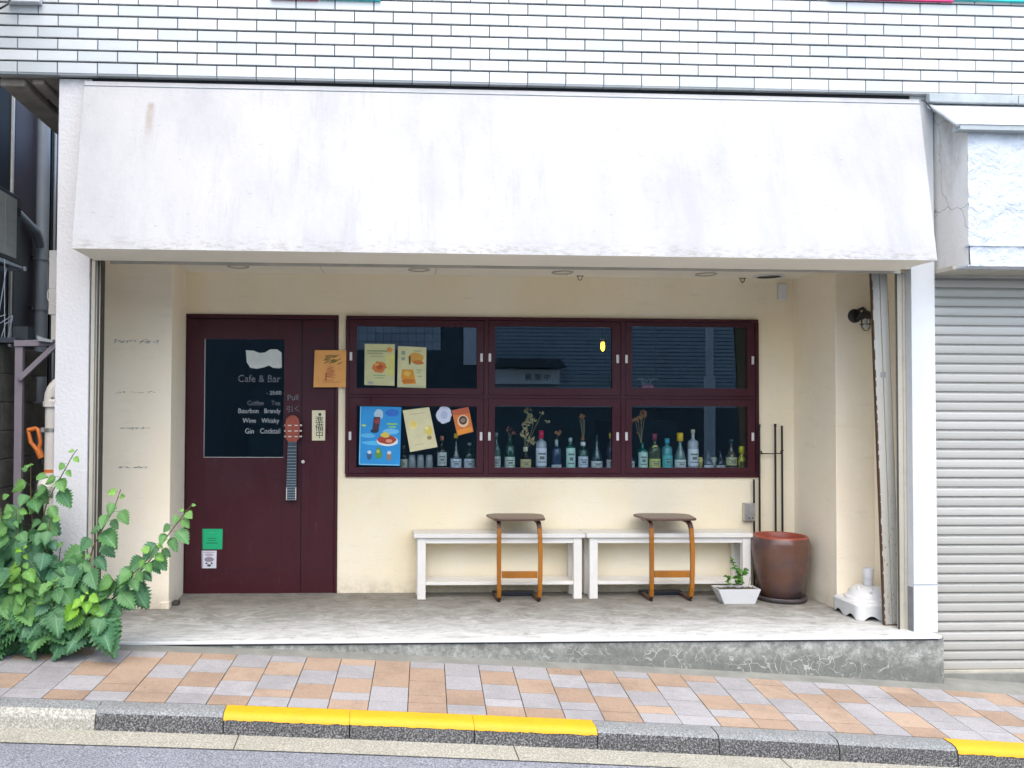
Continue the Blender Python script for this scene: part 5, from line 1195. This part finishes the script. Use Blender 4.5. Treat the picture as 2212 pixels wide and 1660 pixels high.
# roller shutter
YSH = 5.275; zsb, zst = PZ(2110, 1447, YSH), PZ(2110, 588, YSH)
m = MB(); pitch = (PZ(2110, 1000, YSH) - PZ(2110, 1410, YSH)) / 19.8
z = zsb; k = 0
while z < zst + .05:
    prof = [(YSH+.008, 0), (YSH+.001, .003), (YSH-.002, .008), (YSH-.0035, .022), (YSH-.003, pitch-.018), (YSH-.001, pitch-.011), (YSH+.006, pitch-.009), (YSH+.007, pitch-.005), (YSH+.001, pitch-.003), (YSH+.001, pitch-.001)]
    v = rr_.random(); jj = rr_.uniform(-.0008, .0008)
    m.grid([[(x_, y_+jj, z+dz) for y_, dz in prof] for x_ in (XS, 5.2, 9)], 0, v, smooth=False)
    z += pitch; k += 1
m.build('roller_shutter', M['shutter'], NB, recalc=False)
m = MB(); m.box(XS, 9, YSH-.02, YSH+.05, zsb-.012, zsb); m.build('shutter_bottom_rail', M['railgrey'], NB)
m = MB(); m.box(XS-.0, 9, YSH-.03, YSH+.10, -1.2, zsb-.012); m.build('threshold', M['gutter_conc'], NB, bevel=.006)
m = MB(); m.box(XS, 9, YF+.1, YSH+.1, zst-.002, zbt-.004, 0); m.box(XS, 9, YSH-.02, YSH, zst-.03, zst-.004, 0); m.build('shutter_housing', M['railgrey'], NB)
m = MB(); m.box(XS, 9, YSH+.06, 6.6, -1.2, 3.3); m.build('back_wall', M['mortar'], NB)

# ================================================================ across the street (seen as reflections in the glass, pale ends added for bounce light)
OB = empty('opposite_building', (4, -6.5, -.4), 'dark slatted building across the street, mirrored in the window glass', 'building')
m = MB(); m.box(-14, -5, -9, -6.5, -2, 2.6, 2); m.box(-5, -.5, -9, -6.5, -2, 3.9, 1); m.box(-.5, 1.6, -9, -6.52, -2, 4.2, 1); m.box(1.6, 10, -9, -6.5, -2, 3.6, 1); m.box(10, 18, -9, -6.5, -2, 2.6, 2)
m.build('wall', [M['mortar'], mat('dark_shop_front', (.030, .052, .068), .5), mat('bounce_facade', (.6, .6, .57), .7)], OB)  # pale end walls are added to bounce light into the recess
m = MB()
for i in range(26): m.box(2.45, 16, -6.5, -6.46, 1.35+.085*i, 1.35+.085*i+.066)
m.build('louvre', mat('louvre_slat', (.26, .33, .38), .5, .1), OB)
m = MB(); m.box(2.1, 2.4, -6.5, -6.44, 2.3, 3.6); m.build('light_panel', mat('pale_panel', (.55, .6, .64), .5), OB)
m = MB()
for i in range(11):
    for j in range(8): m.box(-.45+.185*i+.006, -.45+.185*(i+1)-.006, -6.52, -6.5, 2.62+.19*j+.006, 2.62+.19*(j+1)-.006, 0, rr_.random())
m.build('tile_band', mat('grey_facade_tile', (.36, .41, .46), .4, .1, 5, useval=.2), OB)
m = MB(); m.box(2.8, 4.25, -6.42, -6.3, 1.87, 2.2, 0); m.build('sign_panel', mat('white_sign', (.62, .66, .68), .5), OB)
m = MB(); m.prism([(2.7, 2.23), (4.35, 2.23), (4.2, 2.42), (2.85, 2.42)], -6.42, -6.0, 'y'); m.build('sign_roof', M['acdark'], OB)
m = MB()
def textback(s, size, x, z):
    k0 = len(m.v); text_mb(m, s, size, 0, 0, 0, 0, 'CENTER', 0, .004)
    for i in range(k0, len(m.v)): v = m.v[i]; m.v[i] = (x - v[0], -6.295 - v[1], z + v[2])
textback('中 華 屋', .17, 3.75, 1.96)
m.build('sign_lettering', M['acdark'], OB)
m = MB(); m.tube([(6.75, -4, -1), (6.75, -4, 2.0)], .105, 18); m.tube([(6.75, -4, 2.0), (6.75, -4, 8)], .072, 18); o = m.build('street_pole', mat('pole_grey', (.42, .48, .52), .5), loc=(6.75, -4, -.6)); tag(o, 'grey street pole across the road, mirrored in the right window', 'pole')

# ================================================================ shrubs
def LPt(zx, zy, Y): return P(zx*.2932, 935.7 + zy*.2932, Y)
def shrub(stems, label, loc, seed):
    rd_ = random.Random(seed); E = empty('nettle_shrub', loc, label, 'shrub', 'wild shrubs at the foot of the column')
    ms, ml = MB(), MB()
    for (pts, Y0, Y1, n, size, yng, spread) in stems:
        w_ = [LPt(x_, y_, Y0 + (Y1-Y0)*i/(len(pts)-1)) for i, (x_, y_) in enumerate(pts)]
        # resample
        seg = [(w_[i+1]-w_[i]).length for i in range(len(w_)-1)]; tot = sum(seg)
        def at_(t_):
            s_ = t_*tot
            for i, l in enumerate(seg):
                if s_ <= l or i == len(seg)-1: return w_[i].lerp(w_[i+1], s_/l)
                s_ -= l
        line_ = [at_(i/14) for i in range(15)]; ms.tube(line_, [.0048*(1-.75*i/14)+.001 for i in range(15)], 7, 0 if yng > .3 else 1)
        side = 1
        for i in range(n):
            t_ = (i + .6 + rd_.uniform(-.2, .2))/n; c_ = at_(t_); side = -side
            sz = size * (1 - .72*t_**2.2) * rd_.uniform(.65, 1.4)
            ang = rd_.gauss(0, .8)
            dx_ = side*abs(math.cos(ang)); dy_ = -abs(math.sin(ang))*.9*spread + .12
            out = Vector((dx_, dy_, rd_.uniform(-.15, .35))).normalized()
            pl = sz*rd_.uniform(.3, .65); b_ = c_ + out*pl + Vector((0, 0, .15*pl))
            ms.tube([c_, c_.lerp(b_, .5) + Vector((0, 0, .1*pl)), b_], .0012, 4, 0)
            d = Vector((out.x*.8, out.y*.7, -rd_.uniform(.35, 1.1) if t_ < .9 else rd_.uniform(-.3, .5)))
            up = Vector((rd_.uniform(-.35, .35) - out.x*.1, -.75, rd_.uniform(.3, .9)))
            val = max(0, min(1, yng*(.5+t_*.7) + rd_.gauss(0, .07) + (.45*t_**6)))
            leaf(ml, b_, d, up, sz*1.12, val, rd_, 8, rd_.uniform(.48, .60), rd_.uniform(.2, .55))
    ms.build('stem', [M['stem'], M['redstem']], E, recalc=False); ml.build('foliage', M['leaf'], E, recalc=False)
    return E
# wild shrub mass at the left; each row: path in photo, depth, leaves, leaf size, youth
mass = [
 ([(240,1500),(245,1000),(240,700),(225,420),(228,215)], 5.02, 4.98, 26, .125, .06, 1),
 ([(280,1480),(300,1100),(350,850),(370,620)], 4.98, 4.90, 22, .135, .02, 1),
 ([(200,1500),(150,1100),(120,850),(120,560)], 4.95, 4.85, 24, .14, .02, 1),
 ([(100,1500),(60,1100),(30,800),(-10,470)], 4.98, 4.90, 26, .14, .03, 1),
 ([(0,1500),(-60,1000),(-120,700),(-140,500)], 4.95, 4.90, 22, .14, .04, 1),
 ([(330,1500),(400,1250),(430,1000),(450,800)], 5.02, 4.96, 20, .12, .05, 1),
 ([(60,1520),(20,1350),(-40,1200)], 4.92, 4.82, 14, .13, .16, 1),
 ([(180,1520),(120,1300),(100,1100)], 4.92, 4.80, 14, .12, .14, 1),
 ([(260,1520),(260,1300),(230,1080)], 4.92, 4.82, 14, .12, .10, 1),
 ([(170,1350),(168,1180),(165,1010),(160,840)], 4.86, 4.76, 18, .080, .55, 1),
 ([(380,1500),(395,1330),(408,1200),(405,1075)], 4.88, 4.74, 24, .115, .12, 1.5),
 ([(330,1400),(300,1300),(240,1250)], 4.84, 4.76, 8, .14, .10, 1.4),
 ([(300,760),(340,520),(410,390),(480,270),(535,165),(570,120)], 4.96, 4.92, 13, .075, .36, .4),
 ([(430,1500),(470,1420),(520,1400)], 4.92, 4.82, 8, .13, .04, 1.2),
 ([(560,1520),(480,1350),(520,1180),(560,1000)], 5.02, 4.96, 16, .10, .05, 1),
]
shrub(mass, 'dense leafy green shrub filling the lower left corner before the stucco column', (P(80, 1395, 4.97).x, 4.97, gz(-1.9, 4.97)), 31)
long_ = [
 ([(600,1420),(620,1150),(680,850),(765,690),(840,560),(890,415)], 4.96, 4.90, 21, .108, .10, .8),
 ([(620,1400),(720,1300),(860,1200),(1000,1060),(1120,920),(1240,750),(1340,620),(1415,525)], 4.94, 4.86, 30, .108, .12, .9),
 ([(700,1290),(830,1170),(960,1060),(1080,940),(1150,830)], 4.90, 4.84, 16, .080, .35, .8),
 ([(640,1400),(640,1270),(632,1170)], 4.84, 4.76, 12, .080, .85, 1),
 ([(640,1440),(700,1380),(790,1340)], 4.88, 4.78, 7, .125, .05, 1),
 ([(600,1450),(680,1440),(730,1450)], 4.88, 4.80, 6, .13, .02, 1),
 ([(620,1400),(580,1150),(560,960),(620,900)], 4.98, 4.92, 16, .11, .06, 1),
]
shrub(long_, 'sprawling shrub with long arching shoots reaching across the cream pilaster to the door', (P(195, 1392, 4.97).x, 4.97, gz(-1.6, 4.97)), 47)
# litter of dark soil at the shrub foot
m = MB(); m.grid([[(-2.5+1.05*i/14, 4.98+.16*j/4, gz(-2.2+1.05*i/14, 5.05)+.004+.02*math.sin(math.pi*j/4)*rd.random()) for i in range(15)] for j in range(5)], 0)
tag(m.build('soil', M['soil'], recalc=False), kind='stuff')

# structure tags + no stray helper
for nme in ('porch_base',): pass
for o in COL.objects:
    if o.parent is None and o.type in ('MESH', 'EMPTY') and 'label' not in o and 'kind' not in o: print('UNTAGGED', o.name)
